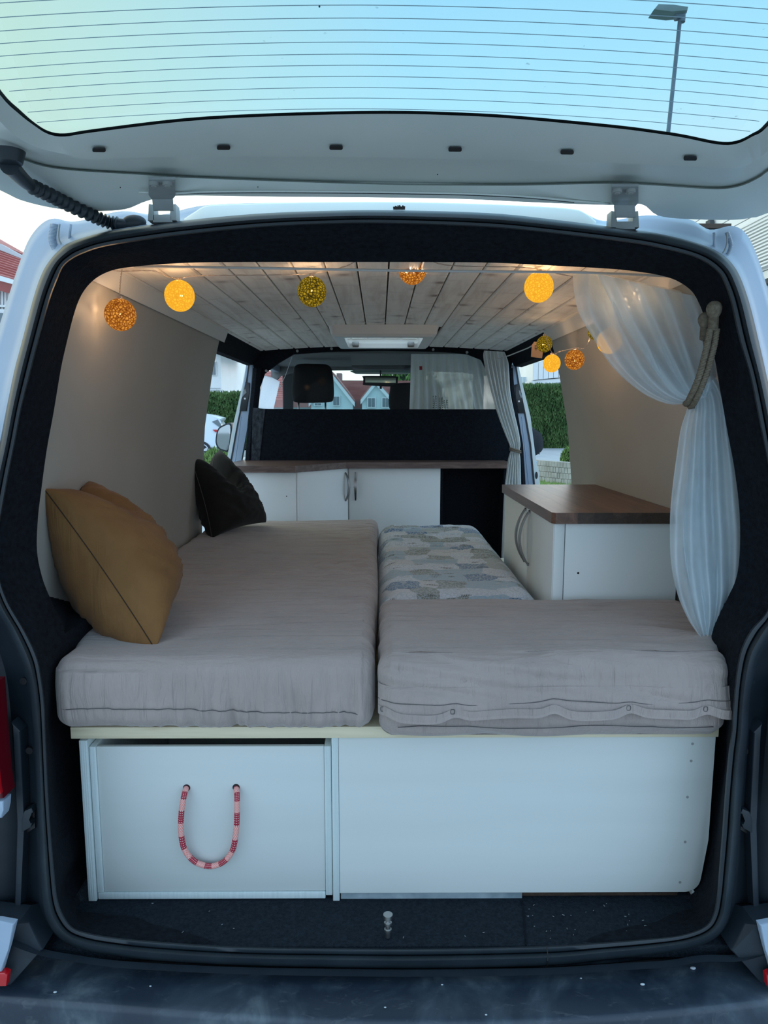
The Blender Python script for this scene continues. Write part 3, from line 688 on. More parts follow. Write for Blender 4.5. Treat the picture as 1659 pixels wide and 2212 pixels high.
# ================================================================ INTERIOR SHELL
XC = 0.03
def wall_x(z):           # half width of the lined side walls
    pts = [(0.5, 0.86), (1.12, 0.868), (1.42, 0.856), (1.65, 0.835), (1.90, 0.79), (2.045, 0.752), (2.2, 0.70)]
    for a, b in zip(pts, pts[1:]):
        if z <= b[0]: return lerp(a[1], b[1], (z - a[0]) / (b[0] - a[0]))
    return 0.70
zs = [0.545 + i * (2.07 - 0.545) / 40 for i in range(41)]
for sgn, nm in ((-1, 'wall_left'), (1, 'wall_right')):
    b = MB(); y0, y1 = 0.20, (1.90 if sgn < 0 else 1.90)
    rows = []
    for z in zs:
        x = XC + sgn * wall_x(z); yy1 = y1 - (0.03 * max(0, z - 1.5)) 
        if sgn > 0: yy1 = 1.84 + 0.06 * min(1, max(0, (z - 1.0)))
        rows.append((x, z, yy1))
    inner0 = [Vector((x, y0 + LEAN * (z - SILL), z)) for x, z, _ in rows]; inner1 = [Vector((x, yy, z)) for x, z, yy in rows]
    out1 = [p + Vector((sgn * 0.035, 0.004, 0)) for p in inner1]; out0 = [p + Vector((sgn * 0.035, 0, 0)) for p in inner0]
    b.loft([inner0, inner1, out1, out0], closed=False)
    o = b.build(nm, M['wall'], None, smooth=35, recalc=True); o['kind'] = 'structure'; 
fl = MB(); fl.box(-0.86, 0.92, 0.012, 3.0, FLOOR - 0.03, FLOOR); o = fl.build('floor', M['floor']); o['kind'] = 'structure'
fs = MB(); q = [Pz(x, y, FLOOR + .0008) for x, y in [(1127, 1945), (1131, 1975), (1134, 2010), (1136, 2042)]]
fs.tube(q, 0.0022, 5); fs.build('carpet_joint', M['carpet'], o)
# bits of lint and dirt on the carpet
lint = MB()
for i in range(46):
    x = random.uniform(150, 1520); y = random.uniform(1950, 2030); p = Pz(x, y, FLOOR + 0.002)
    if i < 30: x = random.uniform(1130, 1520)
    p = Pz(x, y, FLOOR + 0.002); a = random.random() * 3.14; d = Vector((math.cos(a), math.sin(a), 0)) * random.uniform(.0008, .003)
    lint.tube([p - d, p + d], 0.0005, 4)
o2 = lint.build('lint', mat('pale_lint', (0.35, 0.38, 0.38), 0.9), o); o2['kind'] = 'stuff'
# ceiling: pine boards running front to back, with a hole for the roof hatch
cl_ = empty('ceiling', (0.03, 1.5, 2.1), kind='structure')
HX0, HX1, HY0, HY1 = -0.175, 0.215, 1.98, 2.50
pw = 0.0893; x0 = 0.0285
def ceil_z(x): return 2.112 - 0.028 * ((x - XC) / 0.72) ** 2
for k in range(-9, 9):
    a = x0 + k * pw; b_ = a + pw - 0.0045
    a = max(a, -0.712); b_ = min(b_, 0.772)
    if b_ - a < 0.01: continue
    segs = [(0.30, 2.92)]
    if b_ > HX0 and a < HX1: segs = [(0.30, HY0), (HY1, 2.92)]
    for (ya, yb) in segs:
        pb = MB(); za, zb = ceil_z(a), ceil_z(b_)
        sec = lambda y: [Vector((a, y, za + .004)), Vector((a + .004, y, za)), Vector((b_ - .004, y, zb)), Vector((b_, y, zb + .004)), Vector((b_, y, zb + .014)), Vector((a, y, za + .014))]
        pb.loft([sec(ya), sec(yb)]); s0, s1 = sec(ya), sec(yb)
        n0 = len(pb.v) - 12; pb.f += [list(range(n0, n0 + 6)), list(range(n0 + 6, n0 + 12))[::-1]]; pb.m += [0, 0]
        pb.build('ceiling_board', M['ceil'], cl_)
# dark backing above the boards shows in the joints
bk = MB()
bk.box(-0.75, HX0 - .02, 0.3, 3.0, 2.128, 2.138); bk.box(HX1 + .02, 0.81, 0.3, 3.0, 2.128, 2.138); bk.box(HX0 - .02, HX1 + .02, 0.3, HY0 - .02, 2.128, 2.138); bk.box(HX0 - .02, HX1 + .02, HY1 + .02, 3.0, 2.128, 2.138)
bk.build('board_backing', mat('dark_joint', (0.09, 0.065, 0.05), 0.9), cl_)
# roof skin above
rf = MB()
for (a, b_, c, d) in ((-0.80, HX0 - .02, 1.8, 4.3), (HX1 + .02, 0.86, 1.8, 4.3), (HX0 - .02, HX1 + .02, 1.8, HY0 - .02), (HX0 - .02, HX1 + .02, HY1 + .02, 4.3)):
    rf.box(a, b_, c, d, 2.145, 2.165)
rf.build('roof_skin', M['body'], van)
# corner trim boards between wall and ceiling
for sgn, n in ((-1, 1), (1, 2)):
    b = MB(); A = [(XC + sgn * 0.720, 2.100), (XC + sgn * 0.746, 2.034)]
    x1, z1 = A[0]; x2, z2 = A[1]
    nrm = Vector((sgn * 0.012, 0, 0.012))
    sec = lambda y: [Vector((x1, y, z1)), Vector((x2, y, z2)), Vector((x2, y, z2)) + nrm, Vector((x1, y, z1)) + nrm]
    ya, yb = 0.30, 1.95
    b.loft([sec(ya), sec(yb)]); b.f += [[0, 1, 2, 3], [7, 6, 5, 4]]; b.m += [0, 0]
    o = b.build('trim_%d' % n, M['trim'], None, recalc=True); o['kind'] = 'structure'
# roof hatch
ht = empty('roof_hatch', (0.02, 2.24, 2.08), 'white framed roof hatch in the pine ceiling near the cab', 'skylight')
b = MB()
def rrect(x0, x1, y0, y1, r, z, n=5):
    o = []
    for cx, cy, a0 in ((x1 - r, y1 - r, 0), (x0 + r, y1 - r, 90), (x0 + r, y0 + r, 180), (x1 - r, y0 + r, 270)):
        for k in range(n): 
            a = R(a0 + 90 * k / (n - 1)); o.append(Vector((cx + r * math.cos(a), cy + r * math.sin(a), z)))
    return o
b.loft([rrect(HX0 - .06, HX1 + .06, HY0 - .065, HY1 + .065, .03, 2.112), rrect(HX0 - .05, HX1 + .05, HY0 - .055, HY1 + .055, .03, 2.072), rrect(HX0 - .035, HX1 + .035, HY0 - .04, HY1 + .04, .02, 2.060),
        rrect(HX0 + .01, HX1 - .01, HY0 + .01, HY1 - .01, .02, 2.060), rrect(HX0 + .012, HX1 - .012, HY0 + .012, HY1 - .012, .02, 2.084), rrect(HX0 - .01, HX1 + .01, HY0 - .01, HY1 + .01, .02, 2.088), rrect(HX0 - .01, HX1 + .01, HY0 - .01, HY1 + .01, .02, 2.19)])
b.build('hatch_frame', M['trim'], ht, smooth=35)
b = MB(); b.loft([rrect(HX0 - .03, HX1 + .03, HY0 - .03, HY1 + .03, .03, 2.19), rrect(HX0, HX1, HY0, HY1, .03, 2.23)]); rr = rrect(HX0, HX1, HY0, HY1, .03, 2.23)
b.add(rr, [list(range(len(rr)))]); b.build('hatch_dome', sheer('opal_dome', (0.9, 0.93, 0.95), 0.35, 0.9), ht, smooth=30)
for sx in (0, 1):
    b = MB(); xx = HX0 + .03 if sx == 0 else HX1 - .065
    b.box(xx, xx + .035, HY1 - .05, HY1 + .0, 2.066, 2.09, .004); b.build('hatch_catch', M['handle'], ht, smooth=30)

# ================================================================ BED BASE
YB = 0.16
bed = empty('bed_base', (0.04, 0.7, FLOOR), 'grey painted plywood bed base with pine edge and one drawer at the hatch', 'bed base')
def xs(px, y=1600): return P(px, y, YB).x
b = MB(); b.box(-0.712, 0.785, 0.152, 2.10, 0.962, 0.990, 0.0015); b.build('bed_board', M['pine'], bed, smooth=30)
zt = 0.962
XL, XR = xs(731), 0.781
# right front panel with its rounded lower corner
z0 = 0.566; r = 0.035
poly = [(XL, z0), (XR - r - .012, z0)] + [(XR - .012 - r + r * math.sin(R(a)), z0 + r - r * math.cos(R(a))) for a in range(15, 91, 15)] + [(XR, 0.70), (XR + .002, zt), (XL, zt)]
b = MB(); b.prism([Vector((x, YB, z)) for x, z in poly], (0, 0.012, 0), bev=0.001); fpn = b.build('front_panel', M['panel'], bed, smooth=30)
for (x, y) in [(1496, 1607), (1493, 1644), (1485, 1722), (1480, 1819), (1469, 1906)]:
    b = MB(); c = P(x, y, YB - .0006); b.tube([c, c + Vector((0, .004, 0))], 0.0034, 10); b.tube([c + Vector((0, -.0003, 0)), c + Vector((0, .003, 0))], 0.0016, 6)
    b.build('screw', M['bolt'], fpn)
b = MB(); b.box(XL + .002, xs(1127, 1940) * 1.005, YB + .004, YB + .03, FLOOR + .001, z0 - .0005, 0.001); b.build('plinth_strip', noisy('worn_grey_paint', (0.16, 0.21, 0.24), (0.30, 0.36, 0.39), 25, 0.6), bed)
b = MB(); b.box(xs(1130, 1940), XR - .06, YB + .012, YB + .03, FLOOR + .001, z0 + .004, 0.001); b.build('bottom_runner', M['walnut_end'], bed)
def ply(name, x0, x1, z0, z1, y0, y1, par):
    """plywood board on edge: three visible veneers"""
    b = MB(); b.box(x0, x1, y0, y1, z0, z1, 0.0012); w = (x1 - x0)
    for t in (0.3, 0.55, 0.78): b.box(x0 + w * t - .0005, x0 + w * t + .0005, y0 - .0005, y0 + .002, z0 + .002, z1 - .001)
    return b.build(name, M['paintedge'], par, smooth=30)
ply('side_board', xs(170), xs(188), FLOOR + .001, zt - .008, YB, YB + 0.60, bed)
ply('divider_board', xs(716), xs(731) - .0005, FLOOR - .0005 + .001, zt, YB - .002, YB + 0.60, bed)
b = MB(); b.box(-0.66, 0.75, 1.95, 1.97, FLOOR + .001, .961); b.build('back_panel', M['panel'], bed)
b = MB(); b.box(0.755, 0.772, YB + .012, 1.9, FLOOR + .001, .961); b.build('side_panel', M['panel'], bed)
# drawer
DY = YB + 0.003
dx0, dx1 = xs(190), xs(714.5)
dr = MB(); zd0, zd1 = FLOOR + .016, 0.937
dpx0, dpx1 = dx0 + .0155, dx1 - .0165
fz0 = FLOOR + .022
dr.box(dpx0, dpx1, DY + .003, DY + .015, fz0, zd1 - .001, 0.0015)
drawer = dr.build('drawer', M['panel'], bed, smooth=30)
b = MB(); b.box(dx0, dpx0 - .0006, DY, DY + .55, fz0 - .001, zd1, 0.0015); b.build('drawer_side', M['paintedge'], drawer, smooth=30)
ply('drawer_side', dpx1 + .0006, dx1, fz0 - .010, zd1, DY, DY + .55, drawer)
b = MB(); b.box(dx0 + .001, dx1 - .017, DY, DY + .55, FLOOR + .0035, fz0 - .0015, 0.0015); b.build('drawer_bottom', M['paintedge'], drawer, smooth=30)
b = MB(); b.box(dpx0, dpx1, DY + .54, DY + .55, fz0, zd1 - .02, 0.001); b.build('drawer_back', M['panel'], drawer)
# rope handle with its two holes
hp = [(403,1702,.004),(401,1706,-.008),(397,1722,-.018),(392,1755,-.020),(391,1795,-.020),(398,1833,-.018),(417,1858,-.016),(440,1869,-.015),(463,1870,-.015),(486,1859,-.016),(503,1835,-.018),(510,1795,-.020),(512,1755,-.020),(512,1722,-.018),(511,1706,-.008),(510,1702,.004)]
line = [tuple(P(x, y, DY + .003 + o_)) for x, y, o_ in hp]
line = catmull(line, 24, False)
def ropem(i, k):
    band = (i // 17) % 2; chk = ((i // 2) + k) % 2 
    if band == 0: return 0 if (k % 2 == 0 and (i % 3) < 2) else (1 if i % 3 == 2 and k % 2 else 0)
    return 2 if chk else 1
b = MB(); b.tube(line, 0.0066, 18, mfun=ropem); b.build('rope_handle', [M['rope_red'], M['rope_pale'], M['rope_pink']], drawer, smooth=60)
for (x, y) in ((403, 1702), (510, 1701)):
    b = MB(); c = P(x, y, DY + .0022); b.tube([c, c + Vector((0, .003, 0))], 0.0085, 16); b.build('handle_hole', M['black'], drawer)

# ================================================================ MATTRESSES
def soft_box(xl, xr, y0, y1, z0, z1, r, nx, ny, nz, disp):
    """rounded cushion; xl, xr are functions of y; disp(p, n, top, front, side) -> offset vector"""
    idx = {}; vs = []; fs = []; hx = 1.0
    W = (xr((y0 + y1) / 2) - xl((y0 + y1) / 2)) / 2; D = (y1 - y0) / 2; H = (z1 - z0) / 2
    def vert(i, j, k):
        key = (i, j, k)
        if key in idx: return idx[key]
        h = (W, D, H); p = [(-1 + 2 * i / nx) * W, (-1 + 2 * j / ny) * D, (-1 + 2 * k / nz) * H]
        q = [max(-(h_ - r), min(h_ - r, c)) for c, h_ in zip(p, h)]
        d = Vector([a - b for a, b in zip(p, q)])
        mx = max(abs(c) for c in d)
        n = d.normalized() if d.length > 1e-9 else Vector((0, 0, 1))
        p = Vector(q) + n * mx if d.length > 1e-9 else Vector(p)
        y = (y0 + y1) / 2 + p.y; l, rr = xl(y), xr(y)
        x = (l + rr) / 2 + p.x / W * (rr - l) / 2
        w = Vector((x, y, (z0 + z1) / 2 + p.z))
        w = w + disp(w, n)
        idx[key] = len(vs); vs.append(w); return idx[key]
    for i in range(nx):
        for j in range(ny):
            fs.append([vert(i, j, nz), vert(i + 1, j, nz), vert(i + 1, j + 1, nz), vert(i, j + 1, nz)])
            fs.append([vert(i, j, 0), vert(i, j + 1, 0), vert(i + 1, j + 1, 0), vert(i + 1, j, 0)])
    for i in range(nx):
        for k in range(nz):
            fs.append([vert(i, 0, k), vert(i + 1, 0, k), vert(i + 1, 0, k + 1), vert(i, 0, k + 1)])
            fs.append([vert(i, ny, k), vert(i, ny, k + 1), vert(i + 1, ny, k + 1), vert(i + 1, ny, k)])
    for j in range(ny):
        for k in range(nz):
            fs.append([vert(0, j, k), vert(0, j, k + 1), vert(0, j + 1, k + 1), vert(0, j + 1, k)])
            fs.append([vert(nx, j, k), vert(nx, j + 1, k), vert(nx, j + 1, k + 1), vert(nx, j, k + 1)])
    return vs, fs
def ridged(a): return 1 - abs(a) * 2.2
ZM = 0.992
def disp_long(p, n):
    o = Vector((0, 0, 0))
    # plump top and slack folds running across the mattress
    if n.z > 0.3 or abs(n.z) < 0.01 and n.y > -.5 and abs(n.x) < .5:
        edge_r = max(0, 1 - abs(p.x + 0.02) / 0.30); edge_l = max(0, 1 - abs(p.x + 0.85) / 0.35)
        a = ridged(N3(p.x * 1.6, p.y * 13 + p.x * 3, 3)) * 0.6 + ridged(N3(p.x * 3, p.y * 30 + 2 * N3(p.x * 3, p.y * 3, 1), 8)) * 0.45
        msk = 0.42 + 0.9 * edge_r ** 1.4 + 0.55 * edge_l * (1 if p.y > 1.0 else .3) + 0.25 * max(0, N3(p.x * 2, p.y * 1.5, 20))
        o.z += 0.0085 * a * msk * min(1, p.y * 1.6) + 0.006 * N3(p.x * 2.2, p.y * 2.2, 5)
        o.z += 0.0025 * N3(p.x * 30, p.y * 6, 2) * max(0, 1 - (p.y - .13) / .12)
        # worn crumple in the middle right
        dd = ((p.x + 0.16) / 0.16) ** 2 + ((p.y - 1.03) / 0.17) ** 2
        o.z += 0.010 * math.exp(-dd) * N3(p.x * 22, p.y * 18, 9)
        # pressed down towards the far end and under the cushions
        o.z -= 0.010 * math.exp(-(((p.x + 0.6) / .22) ** 2 + ((p.y - 0.32) / .2) ** 2))
    if n.y < -0.3:      # front border: vertical gathers
        g = ridged(N3(p.x * 20, p.z * 4, 1)) * 0.6 + ridged(N3(p.x * 44, p.z * 6, 4)) * 0.45
        low_ = max(0, min(1, (1.12 - p.z) / 0.10)); m_ = 0.35 + 0.65 * max(0, min(1, (p.x + 0.62) / 0.2))
        o.y -= 0.0135 * g * (0.30 + .8 * low_) * m_ ; o.y += 0.005 * N3(p.x * 5, p.z * 14, 7) - 0.006 * math.sin((p.z - ZM) / 0.17 * math.pi)
        o.z += 0.004 * N3(p.x * 9, 0, 3) * low_
    if n.x > 0.3:
        o.x += 0.004 * ridged(N3(p.y * 22, p.z * 4, 2)) - .003
    if n.z > 0.25 and p.y < 0.3 and p.x < -0.66: o.z -= 0.0
    return o
def XLm(y): return -0.737 if y < 0.24 else (lerp(-0.737, -0.834, min(1, (y - 0.24) / 0.30)))
vs, fs = soft_box(XLm, lambda y: -0.009 - 0.003 * math.sin(y * 5), 0.125, 2.22, ZM, 1.168, 0.042, 150, 300, 26, disp_long)
mt = empty('mattress', (-0.40, 1.17, ZM), 'long taupe linen mattress along the left wall, carrying the cushions', 'mattress')
b = MB(); b.add(vs, fs); b.build('cover', M['taupe'], mt, smooth=180)
ln = []
for i in range(90):
    x = lerp(-0.715, -0.026, i / 89); g = ridged(N3(x * 20, 1.045 * 4, 1)) * 0.6 + ridged(N3(x * 44, 1.045 * 6, 4)) * 0.45
    z = 1.046 + 0.004 * math.sin(x * 9) + (0.0 if x < -0.08 else -(x + 0.08) * 0.28) + 0.003 * (1 if x < -.6 else 0)
    m_ = 0.35 + 0.65 * max(0, min(1, (x + 0.62) / 0.2))
    yb = 0.125 - 0.0062 - 0.0135 * g * 0.74 * m_ + .002 * N3(x * 5, z * 14, 7)
    e_ = max(0, 1 - (x + .737) / .045, 1 - (-0.017 - x) / .045)
    yb += 0.022 * max(0, e_) ** 2
    ln.append((x, yb - 0.0016, z))
b = MB(); b.tube(ln, 0.0010, 5); b.build('seam', M['seam'], mt, smooth=180)
# cross cushion at the rear right with buttoned flap
def disp_cross(p, n):
    o = Vector((0, 0, 0))
    if n.z > 0.2:
        a = ridged(N3(p.x * 2.2, p.y * 24 + 2.5 * p.x, 13)) * 0.6 + ridged(N3(p.x * 5, p.y * 44, 18)) * 0.35
        msk = 0.30 + 0.7 * max(0, (p.x - .35) / .45) + .4 * max(0, N3(p.x * 3, p.y * 3, 44))
        o.z += 0.0085 * a * msk + 0.006 * N3(p.x * 3, p.y * 4, 15)
        o.z += 0.010 * math.exp(-((p.x - .80) / .07) ** 2 - ((p.y - .22) / .05) ** 2)
        o.z -= 0.012 * math.exp(-((p.x - .80) / .10) ** 2 - ((p.y - .36) / .08) ** 2)
    if n.y < -0.2:
        o.y += 0.006 * N3(p.x * 6, p.z * 14, 5) + 0.0085 * ridged(N3(p.x * 5 + p.z * 12, p.z * 22, 6)) - 0.010 * math.sin((p.z - .98) / .18 * math.pi)
    if n.x < -0.3: o.x += 0.005 * ridged(N3(p.y * 18, p.z * 12, 5))
    return o
cs = empty('cross_cushion', (0.39, 0.36, ZM), 'taupe linen cushion with a buttoned flap lying across the rear right corner', 'mattress')
vs, fs = soft_box(lambda y: -0.004, lambda y: 0.786 + 0.092 * min(1, max(0, (y - .16) / .2)), 0.105, 0.632, ZM - .017, 1.172, 0.040, 130, 90, 26, disp_cross)
b = MB(); b.add(vs, fs); b.build('cover', M['taupe'], cs, smooth=180)
# flap: a skin hanging from the upper edge, its hem gaping between the buttons
btn = [0.010, 0.165, 0.385, 0.553, 0.722]
def hem(x):
    z = 1.040 - 0.010 * math.exp(-((x - .06) / .12) ** 2)
    for q in btn: z += 0.009 * math.exp(-((x - q) / 0.022) ** 2)
    z -= 0.004 * math.sin((x - .1) * 22) * .8
    return z + 0.006 * N3(x * 6, 2, 2)
rows = []; nxf = 160; nzf = 18
for k in range(nzf + 1):
    t = k / nzf; row = []
    for i in range(nxf + 1):
        x = lerp(-0.004, 0.792, i / nxf); hz = hem(x); z = lerp(1.105, hz, t)
        yb = 0.105 - 0.010 * math.sin((z - .98) / .18 * math.pi) - 0.0005 - 0.016 * t
        gape = 0.0
        for q in btn: gape += math.exp(-((x - q) / 0.03) ** 2)
        yb -= 0.010 * t * t * (1 - min(1, gape)) ; yb += 0.0085 * ridged(N3(x * 5 + z * 12, z * 22, 6)) * (1 - t * .4) + .005 * N3(x * 6, z * 14, 5)
        e_ = min(1, max(0, (0.036 - x) / 0.040)); yb += 0.036 * (1 - math.sqrt(1 - e_ * e_ * .98))
        e2 = min(1, max(0, (x - .752) / 0.040)); yb += 0.030 * (1 - math.sqrt(1 - e2 * e2 * .98)) * (1 - .6 * t)
        row.append(Vector((x, yb, z)))
    rows.append(row)
b = MB(); b.loft(rows, closed=False); b.loft([[p + Vector((0, .002, 0)) for p in rows[-1]], [p + Vector((0, .0025, .02)) for p in rows[-1]]], closed=False)
fp = b.build('buttoned_flap', M['taupe'], cs, smooth=180)
def flap_at(x, t): 
    i = int(max(0, min(nxf, (x + 0.004) / 0.796 * nxf))); return rows[int(t * nzf)][i]
b = MB(); b.tube([flap_at(lerp(.0, .79, i / 120), 0.52 ) + Vector((0, -.0006, 0.004 * math.sin(i * .12))) for i in range(121)], 0.0009, 5); b.build('seam', M['seam'], fp, smooth=180)
for q in btn:
    b = MB(); c = flap_at(q, .80) + Vector((0, -.0015, 0))
    for dx in (-1, 1): b.tube([c + Vector((dx * .0035, 0, -.005)), c + Vector((dx * .0045, 0, 0)), c + Vector((dx * .0035, 0, .005))], 0.0009, 5)
    for dz in (-1, 1): b.tube([c + Vector((-.003, 0, dz * .0052)), c + Vector((.003, 0, dz * .0052))], 0.0009, 5)
    b.build('buttonhole', M['seam'], fp)
b = MB()
for (x0_, x1_) in ((0.73, 0.815), (0.46, 0.54), (0.57, 0.71)):
    b.add([Vector((x0_, .0835 + .008, 1.030)), Vector((x1_, .0835 + .008, 1.030)), Vector((x1_, .0835 + .010, 1.052)), Vector((x0_, .0835 + .010, 1.052))], [[0, 1, 2, 3]])
ln = [(lerp(.04, .745, i / 80), 0.105 - 0.010 * math.sin((1.012 - .98) / .18 * math.pi) + 0.0045 * ridged(N3(lerp(.04, .745, i / 80) * 9 + 12.1, 22.2, 6)) - .0045, 1.013 + .003 * math.sin(i * .15)) for i in range(81)]
b = MB(); b.tube(ln, 0.0010, 5); b.build('seam', M['seam'], cs, smooth=180)
# printed mattress
def disp_print(p, n):
    o = Vector((0, 0, 0))
    if n.z > 0.2:
        a = ridged(N3(p.x * 2.5, p.y * 20 + p.x * 2, 33)) * 0.6 + ridged(N3(p.x * 5, p.y * 36, 38)) * 0.3
        far = min(1, max(0, (p.y - .9) / .9))
        o.z += 0.0125 * a * (0.15 + far) + 0.005 * N3(p.x * 4, p.y * 4, 35)
    return o
vs, fs = soft_box(lambda y: -0.006 + (0.0 if y > .7 else 0), lambda y: 0.497, 0.640, 2.10, ZM - .001, 1.160, 0.075, 70, 170, 20, disp_print)
b = MB(); b.add(vs, fs); b.build('printed_mattress', M['print'], None, smooth=180)
tag(bpy.data.objects['printed_mattress'], 'narrow mattress in blue and grey leaf print cotton between the taupe mattress and the cabinet', 'mattress')

# ================================================================ SCATTER CUSHIONS
def cushion(name, label, c00, c10, c11, c01, thick, m, seamm, seed, wr=1.0, notch=0.0, pinch=0.10, n=56, back=1.0):
    c00, c10, c11, c01 = map(Vector, (c00, c10, c11, c01))
    nrm = (c10 - c00).cross(c01 - c00).normalized(); cen = (c00 + c10 + c11 + c01) / 4
    root = empty(name, tuple(bbase([c00, c10, c11, c01])), label, 'cushion')
    def pt(u, v, s):
        # u along bottom (0..1), v up; edges draw in between the corners
        a, b_ = 2 * u - 1, 2 * v - 1
        uu = 0.5 + (a * (1 - pinch * (1 - b_ * b_))) / 2; vv = 0.5 + (b_ * (1 - pinch * (1 - a * a))) / 2
        p = c00.lerp(c10, uu).lerp(c01.lerp(c11, uu), vv)
        f = max(0, (1 - a * a)) ** 0.42 * max(0, (1 - b_ * b_)) ** 0.42
        t = thick * f * (0.72 + 0.5 * (1 - v)) * (1.0 if s > 0 else back)
        # corner puckers and slack folds
        w = 0
        w += 0.010 * wr * ridged(N3(u * 2.5 + seed, v * 8 + u * 4, seed)) * f * (1.25 - v)
        w += 0.006 * wr * ridged(N3(u * 6 + seed, v * 17 - u * 4, seed + 3)) * f * f * (1 - f * 0.5)
        w += 0.004 * N3(u * 4, v * 4, seed + 7)
        dn = notch * math.exp(-((u - .5) / .16) ** 2) * max(0, v - .35) ** 1.2
        return p + nrm * s * (t + w * (1 if f > 0.02 else 0)) - Vector((0, 0, 1)) * dn
    b = MB(); 
    for s in (1, -1):
        rows_ = [[pt(0.5 - 0.5 * math.cos(math.pi * i / n), 0.5 - 0.5 * math.cos(math.pi * j / n), s) for i in range(n + 1)] for j in range(n + 1)]
        b.loft(rows_, closed=False, flip=(s < 0))
    b.build('cushion_cover', m, root, smooth=180)
    per = [(t / 40, 0) for t in range(40)] + [(1, t / 40) for t in range(40)] + [(1 - t / 40, 1) for t in range(40)] + [(0, 1 - t / 40) for t in range(40)]
    b = MB(); b.tube([pt(u, v, 0) for u, v in per], 0.0014, 5, closed=True); b.build('seam', seamm, root, smooth=180)
    return root
# tan cushion: its near side seam runs from the top corner by the hatch to the bed
T1 = P(95, 1056, 0.33); B1 = P(335, 1402, 0.235); T2 = P(188, 1040, 0.60); B2 = P(330, 1262, 0.66)
B2 = Vector((-0.60, 0.58, 1.19)); 
cushion('tan_cushion', 'large tan suede cushion leaning on the left wall at the hatch end of the bed', B1, B2, T2, T1, 0.122, M['ochre'], M['ochreseam'], 3.0, 1.5, 0.07, 0.10, back=1.2)
T1 = P(413, 992, 1.76); T2 = P(474, 972, 2.12); B1 = P(458, 1163, 1.68); B2 = P(574, 1128, 2.02)
cushion('dark_cushion', 'dark brown velvet cushion with a dented top at the far left corner of the bed', B1, B2, T2, T1, 0.115, M['darkvelvet'], M['seam'], 9.0, 1.8, 0.26, 0.08)

# ================================================================ SIDE CABINET AND WORKTOP
CX, CY = 0.512, 0.655
cab = empty('side_cabinet', (0.70, 1.05, FLOOR), 'white side cabinet with two bow handles at the right wall behind the cross cushion', 'cabinet')
ztop = 1.388
b = MB(); b.box(CX + .035, 0.882, CY, CY + .016, FLOOR + .001, ztop, 0.001); sp1 = b.build('end_panel', M['lam'], cab, smooth=30)
b = MB(); c = P(1249, 1238, CY - .0005); b.tube([c, c + Vector((0, .003, 0))], 0.0034, 12); b.build('screw_hole', M['black'], sp1)
b = MB(); b.box(CX + .002, CX + .0325, CY + .0, CY + .016, FLOOR + .001, ztop, 0.001); b.build('corner_strip', M['lam'], cab, smooth=30)
b = MB(); b.box(CX + .022, 0.875, CY + .018, 1.47, FLOOR + .001, ztop - .002, 0.001); b.build('carcass', M['lam'], cab)
ysplit = Px(1140, 1150, CX).y
for (a, c_) in ((CY + .004, ysplit - .0015), (ysplit + .0015, 1.468)):
    b = MB(); b.box(CX, CX + .018, a, c_, FLOOR + .06, ztop - .002, 0.0015); dd = b.build('door', M['lam'], cab, smooth=30)
    yy = ysplit - .03 if a < ysplit - .1 else ysplit + .035
    top_, bot_ = Px(1143, 1104, CX).z, Px(1136, 1213, CX).z
    pts = []
    zc = (top_ + bot_) / 2; hh = (top_ - bot_) / 2
    for i in range(25):
        t = -1 + 2 * i / 24; pts.append(Vector((CX - .004 - .030 * (1 - t * t), yy, zc + hh * t)))
    b = MB()
    nh = len(pts); sec = []
    for i, p in enumerate(pts):
        t = -1 + 2 * i / 24; w = .0045 + .003 * (1 - t * t); d = .0035
        sec.append([p + Vector((-d, -w, 0)), p + Vector((-d, w, 0)), p + Vector((d, w, 0)), p + Vector((d, -w, 0))])
    b.loft(sec); b.f += [[0, 1, 2, 3], [len(b.v) - 1, len(b.v) - 2, len(b.v) - 3, len(b.v) - 4]]; b.m += [0, 0]
    for q in (pts[0], pts[-1]): b.tube([Vector((CX - .006, yy, q.z)), Vector((CX + .002, yy, q.z))], 0.0055, 10)
    b.build('bow_handle', M['handle'], dd, smooth=50)
wt = empty('worktop', (0.70, 1.06, ztop), 'oiled walnut worktop of glued staves on the side cabinet', 'worktop')
yF, yBk = 0.635, 1.49
wx0, wx1 = 0.502, 0.884
stv = [0.0, .074, .122, .176, .218, .262, .300, .345, .383]
for k in range(8):
    a, c_ = wx0 + stv[k], wx0 + stv[k + 1] - .0003
    if k == 7: c_ = wx1
    z1 = 1.4205
    b = MB()
    if k == 0:
        poly = [Vector((a, yF + .012, ztop)), Vector((a + .010, yF, ztop)), Vector((c_, yF, ztop)), Vector((c_, yBk, ztop)), Vector((a, yBk, ztop))]
    else: poly = [Vector((a, yF, ztop)), Vector((c_, yF, ztop)), Vector((c_, yBk, ztop)), Vector((a, yBk, ztop))]
    b.prism(poly, (0, 0, z1 - ztop))
    o = b.build('stave', [M['walnut'], M['walnut_end']], wt)
    for p_ in o.data.polygons:
        if p_.normal.y < -0.9 and k > 0: p_.material_index = 1
